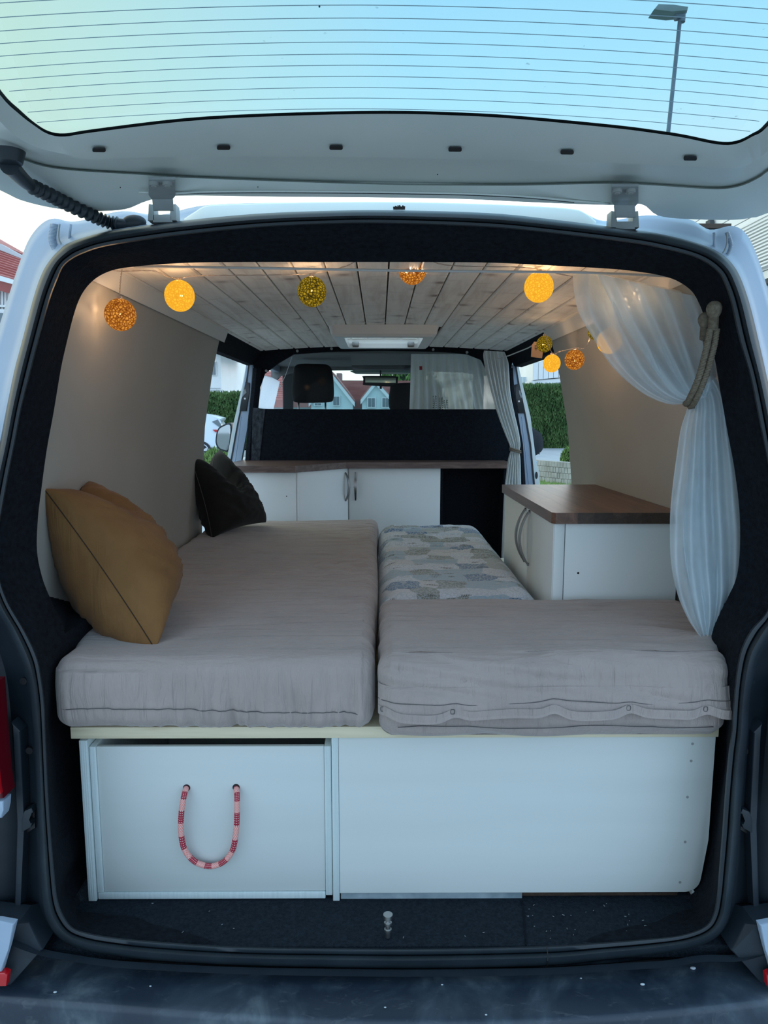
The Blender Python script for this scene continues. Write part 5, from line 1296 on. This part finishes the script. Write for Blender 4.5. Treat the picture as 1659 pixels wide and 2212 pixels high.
# ================================================================ FAIRY LIGHTS
fs_ = empty('fairy_light_wire', tuple(P(830, 590, .5)), 'clear twisted wire of the ball lights along the ceiling', 'wire')
balls = [(260, 680, 33, 'orange', 'rust yarn ball light hanging lowest on its wire at the left wall'), (388, 639, 32, 'yellow', 'bright yellow yarn ball light under the left ceiling boards'),
         (674, 630, 31, 'olive', 'dark olive yarn ball light under the middle ceiling boards'), (891, 583, 30, 'orange', 'rust yarn ball light crossed by the white curtain rod'),
         (1164, 620, 31.5, 'yellow', 'bright yellow yarn ball light left of the tulle curtain'), (1176, 743, 17, 'olive', 'small dark olive yarn ball light beside the cardboard tag'),
         (1192, 785, 18.5, 'yellow', 'small yellow yarn ball light over the right door opening'), (1241, 777, 21, 'orange', 'small rust yarn ball light on the right wall'),
         (1288, 716, 18, 'olive', 'olive yarn ball light at the edge of the tulle curtain'), (1316, 737, 26, 'yellow', 'yellow yarn ball light glowing through the tulle curtain'),
         (1356, 655, 24, 'orange', 'rust yarn ball light hidden high behind the tulle folds')]
wirepts = []
for (x, y, r_, kind, lab) in balls:
    rad = {1176: .032, 1192: .032, 1241: .034, 1288: .028, 1316: .033, 1356: .029}.get(x, 0.040); zd = rad / (r_ / F); yc = (1106 - y) / F
    d = ray(x, y); fwd = (ROT @ Vector((0, 0, -1))); c = CAM + d * (zd / d.dot(fwd))
    ob = empty('ball_light', tuple(c), lab, 'ball light', 'yarn ball lights')
    b = MB(); sq = (1.0, 1.0, 1.04)
    b.sphere(c, rad, 36, 22, sq); sh = b.build('yarn_shell', M['yarn_' + kind], ob, smooth=180)
    b = MB()
    b.sphere(c + Vector((random.uniform(-.006, .006), 0, random.uniform(-.004, .004))), .0032, 10, 8); b.build('led_bulb', M['led'], ob)
    b = MB(); b.tube([c + Vector((0, 0, rad * 1.0)), c + Vector((0, 0, rad * 1.0 + .006))], .007, 12); b.build('neck', M['wire'], ob)
    ld = bpy.data.lights.new('ball_glow', 'POINT'); ld.energy = {'orange': 2.9, 'yellow': 3.6, 'olive': 2.4}[kind] * (rad / .04) ** 2; ld.color = (1.0, 0.64, 0.36); ld.shadow_soft_size = rad * 0.6
    lo = bpy.data.objects.new('ball_glow', ld); COL.objects.link(lo); lo.parent = ob; lo.location = (0, 0, 0)
    sh.visible_shadow = True
    wirepts.append(c + Vector((0, 0, rad + .006)))
def twin(a, pts, n=60):
    b = MB(); base = catmull([tuple(p) for p in pts], max(2, n // (len(pts) - 1)), False)
    for s in (0, 1):
        b.tube([Vector(p) + Vector((.0013 * math.cos(i * .8 + s * math.pi), .0013 * math.sin(i * .8 + s * math.pi), .0013 * math.sin(i * .8 + s * math.pi))) for i, p in enumerate(base)], .0008, 5)
    b.build('wire_run', M['wire'], fs_, smooth=180)
w = wirepts; 
twin(0, [w[0], P(260, 610, w[0].y), P(263, 583, w[0].y)], 40)
twin(0, [P(240, 582, .42), P(263, 586, w[0].y), P(330, 585, .50), w[1] + Vector((-.03, 0, .004)), w[1], w[1] + Vector((.04, 0, .006)), P(480, 595, .55), P(590, 594, .55), w[2] + Vector((0, 0, .003)), P(740, 577, .50), P(764, 566, .45)], 120)
twin(0, [P(764, 566, .45), w[3], P(960, 572, .5), P(1120, 577, .5), w[4], P(1200, 590, .5), P(1300, 610, .55), w[10], P(1340, 700, .7), w[9], w[8], P(1266, 748, 1.05), w[7], w[6] + Vector((.03, 0, .006)), w[6], w[5], P(1172, 736, 1.62)], 180)
# cardboard tag hanging by the lights
b = MB(); q = [(1153, 741), (1168, 736), (1172, 775), (1152, 771)]; q = [(1154, 738), (1166, 739), (1168, 760), (1173, 761), (1171, 774), (1147, 771), (1149, 745)]
b.prism([P(x, y, 1.62) for x, y in q], (0, .003, 0), bev=.0006); o = b.build('cardboard_tag', mat('brown_card', (0.30, 0.20, 0.14), .9), None)
tag(o, 'brown cardboard tag hanging beside the small dark ball light', 'tag')
b = MB()
for i in range(4):
    for j in range(3):
        if (i + j * 2) % 4 == 3: continue
        p = P(1156 + j * 2.0, 747 + i * 2.9, 1.618); b.box(p.x - .0014, p.x + .0012, p.y - .0005, p.y + .001, p.z - .002, p.z + .002)
b.build('printed_mark', M['ink'], o)

# ================================================================ OUTSIDE
gr = MB(); gr.box(-90, 90, -60, 140, -0.2, 0.0); o = gr.build('ground', noisy('asphalt', (0.34, 0.35, 0.36), (0.42, 0.43, 0.44), 3, 0.9, 30, .3, .01)); o['kind'] = 'structure'
roofm = lambda n, c0, c1: noisy(n, c0, c1, 1.2, 0.75)
M['tile'] = roofm('red_roof_tile', (0.40, 0.115, 0.10), (0.52, 0.20, 0.175)); M['tile2'] = roofm('faded_red_tile', (0.36, 0.14, 0.125), (0.50, 0.235, 0.21))
M['clad'] = noisy('white_cladding', (0.74, 0.75, 0.74), (0.80, 0.81, 0.80), 1, .6)
M['cladg'] = noisy('pale_green_cladding', (0.60, 0.70, 0.70), (0.66, 0.76, 0.76), 1, .6)
M['shadow_gap'] = mat('dark_gap', (0.05, 0.06, 0.07), .8)
M['pane'] = mat('window_pane', (0.10, 0.14, 0.16), 0.08, spec=.8)
M['brick'] = noisy('dull_red_brick', (0.33, 0.17, 0.17), (0.42, 0.24, 0.23), 1.2, .9)
M['conc'] = noisy('pale_concrete', (0.55, 0.57, 0.58), (0.63, 0.65, 0.65), .5, .8)
M['leafd'] = noisy('hedge_green', (0.035, 0.085, 0.022), (0.085, 0.155, 0.040), 1.2, .8)
M['leafl'] = noisy('light_hedge_green', (0.10, 0.19, 0.04), (0.20, 0.30, 0.08), 3, .8)
M['inner'] = mat('hedge_inner', (0.012, 0.026, 0.010), .95)
M['fir'] = noisy('distant_conifer', (0.05, 0.10, 0.085), (0.09, 0.15, 0.12), .5, .9)
M['grass'] = noisy('lawn_green', (0.14, 0.24, 0.06), (0.22, 0.33, 0.10), 2, .9)
M['stone'] = noisy('grey_block_stone', (0.30, 0.29, 0.27), (0.46, 0.44, 0.42), 2.5, .9, 12, .5, .02)
random.seed(5)
def leafcloud(mb, c, rx, ry, rz, n, s, box=False):
    """small leaf tufts over an ellipsoid or a box"""
    c = Vector(c)
    for _ in range(n):
        if box:
            f = random.random(); u, v = random.uniform(-1, 1), random.uniform(-1, 1)
            if f < .62: p = Vector((u * rx, -ry, v * rz))
            elif f < .80: p = Vector((u * rx, v * ry, rz))
            else: p = Vector((random.choice((-1, 1)) * rx, u * ry, v * rz))
        else:
            th = math.acos(random.uniform(-.6, 1)); ph = random.uniform(0, 2 * math.pi); k = 1 + .12 * N3(th * 3, ph * 2, rx * 9)
            p = Vector((rx * math.sin(th) * math.cos(ph), ry * math.sin(th) * math.sin(ph), rz * math.cos(th))) * k
        p = c + p + Vector([random.uniform(-1, 1) * s * .8 for _ in range(3)])
        a = Vector([random.uniform(-1, 1) for _ in range(3)]).normalized(); b_ = a.orthogonal().normalized()
        up = Vector((random.uniform(-.4, .4), random.uniform(-.4, .4), 1)).normalized()
        mb.add([p - b_ * s * .35, p + b_ * s * .35, p + up * s + a * s * .4], [[0, 1, 2]])
def bush(name, label, cat, c, r, n, s, ml, box=None):
    root = empty(name, (c[0], c[1], c[2] - r[2]), label, cat)
    b = MB()
    if box: b.box(c[0] - r[0] * .96, c[0] + r[0] * .96, c[1] - r[1] * .96, c[1] + r[1] * .96, c[2] - r[2], c[2] + r[2] * .97)
    else: b.sphere(c, 1.0, 20, 12, (r[0] * .9, r[1] * .9, r[2] * .9))
    b.build('dense_core', M['inner'], root)
    b = MB(); leafcloud(b, c, r[0], r[1], r[2], n, s, bool(box)); o = b.build('foliage', ml, root); o['kind'] = 'stuff'
    return root
def wbox(name, pxl, pxr, pyt, Y, depth, zb, m, par=None):
    """far block whose front face spans pixel columns pxl..pxr and rises to pyt"""
    a = P(pxl, pyt, Y); c = P(pxr, pyt, Y); b = MB(); b.box(a.x, c.x, Y, Y + depth, zb, a.z); return b.build(name, m, par)
def win(par, x0, x1, y0, y1, Y, frame, name='window'):
    a = P(x0, y0, Y); c = P(x1, y1, Y); t = (c.x - a.x) * .12
    b = MB(); b.box(a.x, c.x, Y - .06, Y + .02, c.z, a.z); w = b.build(name, frame, par)
    b = MB(); b.box(a.x + t, (a.x + c.x) / 2 - t * .3, Y - .08, Y - .05, c.z + t, a.z - t); b.box((a.x + c.x) / 2 + t * .3, c.x - t, Y - .08, Y - .05, c.z + t, a.z - t); b.build('pane', M['pane'], w)
def roofslab(name, p, m, par, th=.25, rows=0):
    """p: four points eave-left, eave-right, ridge-right, ridge-left; rows of overlapping tile courses"""
    e0, e1, r1, r0 = map(Vector, p); b = MB(); n = (e1 - e0).cross(r0 - e0).normalized()
    if n.z < 0: n = -n
    if not rows: b.prism([e0, e1, r1, r0], -n * th); return b.build(name, m, par, recalc=True)
    b.prism([e0, e1, r1, r0], -n * th); o = b.build(name, m, par, recalc=True)
    for k in range(rows):
        t0, t1 = k / rows, min(1, (k + 1.12) / rows); q = MB()
        a0, a1 = e0.lerp(r0, t0), e1.lerp(r1, t0); b0, b1 = e0.lerp(r0, t1), e1.lerp(r1, t1)
        h = (r0 - e0).length / rows * .22
        q.add([a0 + n * h, a1 + n * h, b1 + n * .002, b0 + n * .002, a0, a1], [[0, 1, 2, 3], [0, 4, 5, 1]]); q.build('tile_course', m, o)
    return o
# --- house seen through the windscreen
HY = 26.0
h = empty('gabled_house', tuple(Vector((P(760, 900, HY).x, HY, 0))), 'pale house with red tiled roof and two gables seen through the windscreen', 'house')
wbox('wall', 560, 900, 866, HY, 8, 0, M['cladg'], h)
roofslab('roof', [P(690, 868, HY - .4), P(900, 868, HY - .4), P(900, 823, HY + 4), P(700, 822, HY + 4)], M['tile2'], h, rows=14)
roofslab('roof', [P(570, 866, HY - .45), P(690, 866, HY - .45), P(668, 808, HY + 4), P(560, 800, HY + 4)], M['tile2'], h, rows=16)
b = MB(); a = P(727, 806, HY + 3.6); c = P(738, 830, HY + 3.6); b.box(a.x, c.x, HY + 3.6, HY + 4.3, c.z - .6, a.z); b.build('chimney', M['brick'], h)
def gable(apx, apy, lx, rx, by, Y, par):
    A, L_, R_ = P(apx, apy, Y), P(lx, by, Y), P(rx, by, Y)
    b = MB(); b.prism([A, L_, Vector((L_.x, Y, 0)), Vector((R_.x, Y, 0)), R_], (0, 2.5, 0)); b.build('gable_wall', M['cladg'], par)
    for Q in (L_, R_):
        d = (Q - A); up = Vector((0, 0, .16)); out = Vector((0, -.25, 0)); e = A + d * 1.10
        b = MB(); b.prism([A + up, e + up, e, A], (0, -.14, 0)); b.build('barge_board', M['clad'], par)
        b = MB(); b.prism([A + up * 1.5, e + up * 1.5, e + up, A + up], (0, 2.6, 0)); b.build('roof_edge_tiles', M['tile2'], par)
gable(716, 815, 672, 762, 873, HY - 1.2, h); gable(812, 832, 782, 846, 870, HY - 1.3, h)
for (x0_, x1_, y0_, y1_) in ((718, 735, 855, 877), (678, 696, 869, 877)): win(h, x0_, x1_, y0_, y1_, HY - 1.25, M['clad'])
for (x0_, x1_, y0_, y1_) in ((793, 812, 858, 881), (824, 842, 858, 881)): win(h, x0_, x1_, y0_, y1_, HY - 1.35, M['clad'])
gp = P(880, 822, 38); bush('garden_tree', 'green tree top behind the right of the gabled house', 'tree', (gp.x, 38, 2.6), (1.7, 1.3, gp.z - 2.0), 1500, .3, M['leafl'])
b = MB(); b.tube([Vector((gp.x, 38, 0)), Vector((gp.x, 38, 2.2))], .15, 8); b.build('trunk', M['inner'], bpy.data.objects['garden_tree'])
# --- left: white house, low red roof, conifers, hedge, car, bush
h = empty('white_house', (P(462, 900, 40).x, 40, 0), 'tall white house with a deep eave seen past the left wall', 'house')
a = P(476, 765, 40); b = MB(); b.box(P(400, 765, 40).x, a.x, 40, 50, 0, a.z + 1.2); b.build('wall', M['clad'], h)
b = MB(); q = [P(440, 735, 39), P(514, 769, 39), P(508, 775, 39), P(500, 768, 39), P(440, 758, 39)]; b.prism(q, (0, 6, 0)); b.build('eave', M['clad'], h)
b = MB(); q = [P(440, 728, 38.6), P(516, 768, 38.6), P(510, 771, 38.6), P(440, 738, 38.6)]; b.prism(q, (0, 6, 0)); b.build('roof', M['conc'], h)
win(h, 456, 468, 781, 811, 39.95, M['clad'])
b = MB(); 
for k in range(3): a = P(452, 838 + k * 5, 39.9); c = P(476, 838 + k * 5, 39.9); b.tube([a, c], .03, 4)
b.build('cladding_joint', M['conc'], h)
h = empty('low_house', (P(500, 860, 52).x, 52, 0), 'low white house with a red tiled roof above the left hedge', 'house')
b = MB(); b.box(P(470, 850, 52).x, P(512, 850, 52).x, 52, 60, 0, P(500, 848, 52).z); b.build('wall', M['clad'], h)
roofslab('roof', [P(477, 829, 51.6), P(513, 850, 51.6), P(506, 848, 56), P(474, 840, 56)], M['tile'], h)
b = MB(); q = [P(478, 831, 51.5), P(513, 849, 51.5), P(497, 849, 51.5), P(478, 843, 51.5)]; b.prism(q, (0, .3, 0)); b.build('roof_slope', M['tile'], h)
b = MB(); q = [P(477, 827, 51.4), P(514, 848, 51.4), P(514, 851, 51.4), P(477, 831, 51.4)]; b.prism(q, (0, .2, 0)); b.build('barge_board', M['clad'], h)
b = MB(); q = [P(509, 846, 51.3), P(520, 832, 51.3), P(524, 850, 51.3)]; b.prism(q, (0, .2, 0)); b.build('porch_roof', M['tile'], h)
for i, (x, y, s, lab) in enumerate([(482, 816, 2.0, 'broad dark tree nearest the white house on the ridge'), (502, 822, .9, 'slim conifer in the middle of the ridge, tallest spire'), (512, 823, 1.0, 'slim conifer on the ridge next to the van pillar')]):
    YT = 75; tp = P(x, y, YT); root = empty('conifer', (tp.x, YT, 0), lab, 'tree')
    b = MB(); b.tube([Vector((tp.x, YT, 0)), Vector((tp.x, YT, tp.z * .6))], .12, 6); b.build('trunk', M['inner'], root)
    b = MB(); hgt = tp.z - .6
    for k in range(9):
        z0_ = .6 + hgt * k / 9.5; rr = (1 - k / 9.6) * (1.5 if i == 0 else .45) + .06; n_ = 9
        ring = [Vector((tp.x + math.cos(2 * math.pi * q / n_ + k) * rr * (1 + .2 * (q % 2)), YT + math.sin(2 * math.pi * q / n_ + k) * rr, z0_)) for q in range(n_)]
        b.add(ring + [Vector((tp.x, YT, z0_ + hgt / 4.5))], [[q, (q + 1) % n_, n_] for q in range(n_)])
    b.build('crown', M['fir'], root)
pL = P(440, 856, 34); pR_ = P(530, 858, 34)
bush('left_hedge', 'bright green clipped hedge behind the parked white car', 'hedge', ((pL.x + pR_.x) / 2 - .6, 34.8, pL.z / 2), ((pR_.x - pL.x) / 2 + 1.2, .8, pL.z / 2), 14000, .17, M['leafd'], box=True)
bush('round_bush', 'round light green bush beside the car wheel', 'bush', (P(474, 990, 14.6).x, 14.6, .46), (.50, .45, .46), 4000, .06, M['leafl'])
# parked car
CY_ = 26.0
car = empty('parked_car', (P(440, 990, CY_).x, CY_, 0), 'white parked car with silver wheels beyond the left side door', 'car')
prof = [(380, 893), (438, 893), (452, 896), (468, 900), (479, 903), (476, 907), (474, 912), (478, 918), (479, 925), (482, 950), (480, 972), (470, 985), (462, 984)]
b = MB(); q = [(360, 896), (430, 893), (455, 896), (479, 903), (478, 907), (474, 912), (478, 919), (482, 940), (481, 960), (474, 975), (462, 978), (458, 966), (448, 955), (436, 951), (424, 958), (418, 985), (360, 985)]
b.prism([P(x, y, CY_) for x, y in q], (-.6, 3.6, 0), bev=.06); b.build('body', mat('car_paint', (.70, .78, .84), .2), car, smooth=30)
b = MB(); b.prism([P(x, y, CY_ - .03) for x, y in [(458, 911), (470, 906), (479, 920), (473, 922)]], (0, .1, 0)); b.build('rear_glass', M['pane'], car)
b = MB(); b.prism([P(x, y, CY_ - .05) for x, y in [(459, 928), (468, 928), (472, 931), (466, 934)]], (0, .1, 0)); b.build('tail_lamp', M['red'], car)
b = MB(); wr_ = .36; wc = P(437, 975, CY_ + .02); wc.z = wr_
b.tube([wc + Vector((0, -.06, 0)), wc + Vector((0, .2, 0))], wr_, 28); wl = b.build('wheel', M['rubber'], car, smooth=40)
b = MB()
for k in range(5):
    a = 2 * math.pi * k / 5 + .3; d = Vector((math.cos(a), 0, math.sin(a))); s = Vector((-math.sin(a), 0, math.cos(a)))
    b.prism([wc + Vector((0, -.09, 0)) + d * .05 + s * .03, wc + Vector((0, -.09, 0)) + d * wr_ * .70 + s * .07, wc + Vector((0, -.09, 0)) + d * wr_ * .70 - s * .07, wc + Vector((0, -.09, 0)) + d * .05 - s * .03], (0, .02, 0))
b.tube([wc + Vector((0, -.085, 0)) + Vector((math.cos(a), 0, math.sin(a))) * wr_ * .70 for a in [2 * math.pi * k / 24 for k in range(24)]], .02, 6, closed=True)
b.tube([wc + Vector((0, -.10, 0)), wc + Vector((0, -.06, 0))], .06, 14); b.build('rim', mat('alloy', (.6, .62, .65), .3, .8), wl, smooth=40)
# --- house at upper left, beside the van
h = empty('red_roofed_house', (-8, 10, 0), 'house with red tiled roof and striped cladding left of the van', 'house')
HXY = 11.0
e0, e1 = P(-120, 560, HXY), P(36, 606, HXY)
roofslab('roof', [P(-150, 552, HXY), P(34, 607, HXY), P(47, 560, HXY + 1.2), P(-150, 492, HXY + 1.2)], M['tile'], h, rows=10)
b = MB(); q = [P(-150, 470, HXY + 1.3), P(0, 526, HXY + 1.3), P(55, 556, HXY + 1.3), P(55, 562, HXY + 1.3), P(0, 540, HXY + 1.3), P(-150, 486, HXY + 1.3)]; b.prism(q, (0, .15, 0)); b.build('verge_board', M['conc'], h)
roofslab('roof', [P(-150, 478, HXY + 1.6), P(0, 528, HXY + 1.6), P(70, 556, HXY + 1.6), P(-20, 505, HXY + 3.2)], M['tile'], h)
b = MB(); q = [P(-150, 552, HXY - .05), P(36, 606, HXY - .05), P(36, 616, HXY - .05), P(-150, 566, HXY - .05)]; b.prism(q, (0, .12, 0)); b.build('gutter', M['clad'], h)
for k in range(16):
    x = 30 - k * 7; b = MB(); b.prism([P(x, 612 + 0, HXY + .35), P(x + 5, 613, HXY + .35), P(x + 5, 760, HXY + .35), P(x, 760, HXY + .35)], (0, .03, 0)); b.build('cladding_board', M['clad'], h)
b = MB(); b.prism([P(x, y, HXY + .40) for x, y in [(-150, 560), (40, 612), (40, 900), (-150, 900)]], (0, 1.4, 0)); b.build('wall', noisy('cream_render', (.45, .42, .36), (.5, .47, .41), 2, .8), h)
b = MB(); b.prism([P(x, y, HXY + .28) for x, y in [(-60, 655), (30, 660), (30, 664), (-60, 660)]], (0, .05, 0)); b.prism([P(x, y, HXY + .28) for x, y in [(-60, 664), (10, 668), (10, 740), (-60, 740)]], (0, .04, 0)); w_ = b.build('window', M['clad'], h)
b = MB(); b.prism([P(x, y, HXY + .25) for x, y in [(-40, 674), (5, 676), (5, 730), (-40, 730)]], (0, .03, 0)); b.build('pane', M['pane'], w_)
# --- clad house at upper right
h = empty('white_clad_house', (6, 10, 0), 'white weatherboarded house rising right of the van', 'house')
X0 = 5.0
def zat(px, py): return Px(px, py, X0).z
zlo, zhi = 2.4, 4.75; ya, yb = 3.2, 10.6
z = zlo; k = 0
while z < zhi:
    b = MB(); hh = .118
    b.box(X0, X0 + .03, ya, yb, z, z + hh); b.build('weatherboard', M['clad'], h); z += hh + .012; k += 1
b = MB(); b.box(X0 + .02, X0 + .3, ya, yb, 0, zhi); b.build('wall', M['shadow_gap'], h)
b = MB(); b.box(X0 - .10, X0 + .02, ya, yb, 3.36, 3.42); b.box(X0 - .14, X0, ya, yb, 2.50, 2.62); b.build('gutter', M['shadow_gap'], h)
b = MB(); z = 3.6
while z < 4.25: b.box(X0 - .06, X0 - .03, 5.2, 9.6, z, z + .022); z += .045
o = b.build('louvre', M['clad'], h); o['kind'] = 'stuff'
b = MB(); b.box(X0 - .08, X0 - .02, 9.6, 9.75, 2.9, 4.6); b.build('downpipe', M['shadow_gap'], h)
b = MB(); b.box(X0 - .12, X0 - .02, 3.4, 6.0, 2.2, 3.05); b.build('window', M['pane'], h)
# --- right: hedge, driveway wall, lawn, flats
hl, hr = P(1120, 838, 30), P(1260, 838, 30)
bush('tall_hedge', 'tall dark clipped hedge seen through the right side door', 'hedge', ((hl.x + hr.x) / 2, 30.8, hl.z / 2 + .02), ((hr.x - hl.x) / 2, .8, hl.z / 2 - .0), 20000, .13, M['leafd'], box=True)
gl_ = MB(); a = [P(1120, 967, 30), P(1260, 967, 30)]
rise = MB(); rise.add([Vector((3.0, 17.6, .02)), Vector((12, 17.6, .02)), Vector((14, 31, P(1200, 967, 30).z)), Vector((4, 31, P(1200, 967, 30).z))], [[0, 1, 2, 3]])
rise.add([Vector((3.0, 17.6, -.1)), Vector((12, 17.6, -.1))], []); o = rise.build('driveway', noisy('pale_asphalt', (.30, .32, .35), (.36, .38, .41), 1, .9)); o['kind'] = 'structure'
h = empty('brick_flats', (P(1137, 840, 55).x, 55, 0), 'distant brick block of flats above the tall hedge', 'building')
b = MB(); b.box(P(1133, 793, 55).x, P(1175, 793, 55).x, 55, 62, 0, P(1133, 792, 55).z); b.build('wall', M['brick'], h)
b = MB(); b.box(P(1118, 787, 54.5).x, P(1180, 787, 54.5).x, 54.5, 62, P(1133, 791, 54.5).z, P(1133, 787, 54.5).z); b.build('flat_roof', M['conc'], h)
b = MB(); b.box(P(1118, 800, 54.9).x, P(1133, 800, 54.9).x, 54.9, 60, 0, P(1125, 792, 54.9).z); b.build('balcony_bay', M['pane'], h)
for yy in (799, 806): b = MB(); b.box(P(1116, yy, 54.4).x, P(1132, yy, 54.4).x, 54.4, 55, P(1125, yy + 3, 54.4).z, P(1125, yy, 54.4).z); b.build('balcony', M['conc'], h)
for (x, y) in ((1144, 794), (1143, 809)): win(h, x, x + 7, y, y + 6, 54.95, M['clad'])
h = empty('balcony_house', (P(1180, 840, 36).x, 36, 0), 'white house with a panelled balcony above the tall hedge', 'building')
b = MB(); b.box(P(1172, 760, 36).x, P(1290, 700, 36).x, 36, 44, 0, P(1172, 745, 36).z); b.build('wall', M['clad'], h)
b = MB(); b.prism([P(x, y, 34.5) for x, y in [(1148, 822), (1240, 812), (1240, 822), (1150, 832)]], (0, 1.6, 0)); b.build('balcony_floor', M['clad'], h)
for k in range(8):
    x = 1153 + k * 11; b = MB(); b.prism([P(px_, y, 34.4) for px_, y in [(x, 785 - k * 2), (x + 10, 783.5 - k * 2), (x + 9, 820 - k * 1.2), (x - 1, 821 - k * 1.2)]], (0, .06, 0)); b.build('balcony_panel', M['clad'], h)
b = MB(); b.prism([P(x, y, 34.5) for x, y in [(1152, 784), (1240, 768), (1240, 815), (1151, 822)]], (0, .05, 0)); b.build('balcony_backing', M['conc'], h)
h = empty('corrugated_fence', (P(1150, 840, 40).x, 40, 0), 'pale blue corrugated fence between the hedge and the flats', 'fence')
for k in range(14):
    a = P(1126 + k * 3.2, 814, 40); b = MB(); b.box(a.x, a.x + .065, 40 - .03 * (k % 2), 40.05, 0, a.z); b.build('fence_sheet', mat('pale_blue_metal', (.48, .60, .68), .5) if k == 0 else bpy.data.materials['pale_blue_metal'], h)
for i, (x, y, s, lab) in enumerate([(1129, 779, 2.6, 'green hill tree left behind the brick flats, nearest the van pillar'), (1166, 768, 3.0, 'green hill tree rising right of the brick flats under the ball lights')]):
    tp = P(x, y, 85); bush('hill_tree', lab, 'tree', (tp.x, 85, tp.z * .42), (s, 2.5, tp.z * .58), 1800, .6, M['fir'])
# lawn and block wall
lw = MB(); lw.add([Vector((2.5, 8, .015)), Vector((9, 8, .015)), Vector((9, 17.2, .015)), Vector((2.5, 17.2, .015)), Vector((2.5, 8, -.05)), Vector((9, 8, -.05)), Vector((9, 17.2, -.05)), Vector((2.5, 17.2, -.05))], [[0, 1, 2, 3], [0, 4, 5, 1]]); o = lw.build('lawn', M['grass']); o['kind'] = 'structure'
gb = MB()
for i in range(5000):
    p = Vector((random.uniform(3, 7), random.uniform(11, 17.2), .015)); a = random.random() * 6.28; gb.add([p, p + Vector((math.cos(a) * .02, math.sin(a) * .02, 0)), p + Vector((random.uniform(-.03, .03), 0, random.uniform(.04, .10)))], [[0, 1, 2]])
o2 = gb.build('grass_blades', M['grass'], o); o2['kind'] = 'stuff'
bw = empty('block_wall', (4.6, 16.5, 0), 'low curved wall of grey stone blocks at the edge of the driveway', 'wall')
wl_ = [Vector((3.85, 17.6, 0)), Vector((4.2, 16.9, 0)), Vector((4.6, 16.2, 0)), Vector((5.1, 15.6, 0)), Vector((5.8, 15.1, 0)), Vector((6.6, 14.8, 0))]
cv = [Vector(p) for p in catmull([tuple(p) for p in wl_], 8, False)]
zt_ = [P(1160, 1003, 17.2).z, P(1218, 1020, 15.2).z]
hb_ = max(.14, (zt_[0]) / 4)
for rI in range(4):
    for i in range(0, len(cv) - 1):
        a, c_ = cv[i], cv[i + 1]
        if rI % 2: a, c_ = a.lerp(c_, .5), (c_.lerp(cv[min(i + 2, len(cv) - 1)], .5) if i + 2 < len(cv) else c_)
        d = c_ - a; a = a + d * .03; c_ = c_ - d * .03; nn_ = Vector((-d.y, d.x, 0)).normalized() * .22
        if (c_ - a).length < .05: continue
        off = Vector((0, random.uniform(-.02, .02), 0)); z0_ = rI * hb_
        b = MB(); b.prism([a + off + Vector((0, 0, z0_)), c_ + off + Vector((0, 0, z0_)), c_ + nn_ + Vector((0, 0, z0_)), a + nn_ + Vector((0, 0, z0_))], (0, 0, hb_ * .94), bev=.0); b.build('stone_block', M['stone'], bw)
bush('flowering_bush', 'small bush with white flowers on the stone block wall', 'bush', tuple(P(1233, 993, 17.9)), (.24, .22, .30), 2200, .06, M['leafl'])
# --- street lamp seen through the hatch glass
LY = 12.0
ptop = P(1471, 22, LY); pbot = P(1443, 290, LY); dd = (pbot - ptop); base = ptop + dd * (ptop.z / (ptop.z - pbot.z))
lampm = noisy('galvanised_pole', (.22, .26, .29), (.30, .34, .37), 3, .5)
sl = empty('street_lamp', (base.x, LY, 0), 'grey street lamp seen through the tinted hatch glass', 'street lamp')
b = MB(); b.tube([Vector((base.x, LY, 0)), ptop], lambda t: .040 - .006 * t, 14); b.build('pole', lampm, sl, smooth=180)
b = MB(); b.tube([P(1473, 48, LY), P(1474, 30, LY)], .055, 12); b.build('collar', lampm, sl, smooth=60)
b = MB(); b.prism([P(x, y, LY - .06) for x, y in [(1452, 17), (1457, 27), (1463, 38), (1472, 37), (1484, 27), (1487, 15), (1465, 11)]], (0, .12, 0), bev=.01); b.build('lamp_housing', lampm, sl, smooth=40)
b = MB(); b.prism([P(x, y, LY - .14) for x, y in [(1413, 20), (1423, 8), (1456, 10), (1487, 14), (1484, 22), (1452, 25)]], (0, .28, 0), bev=.01); b.build('lamp_head', noisy('lamp_glass_face', (.30, .36, .33), (.40, .45, .40), 3, .4), sl, smooth=40)
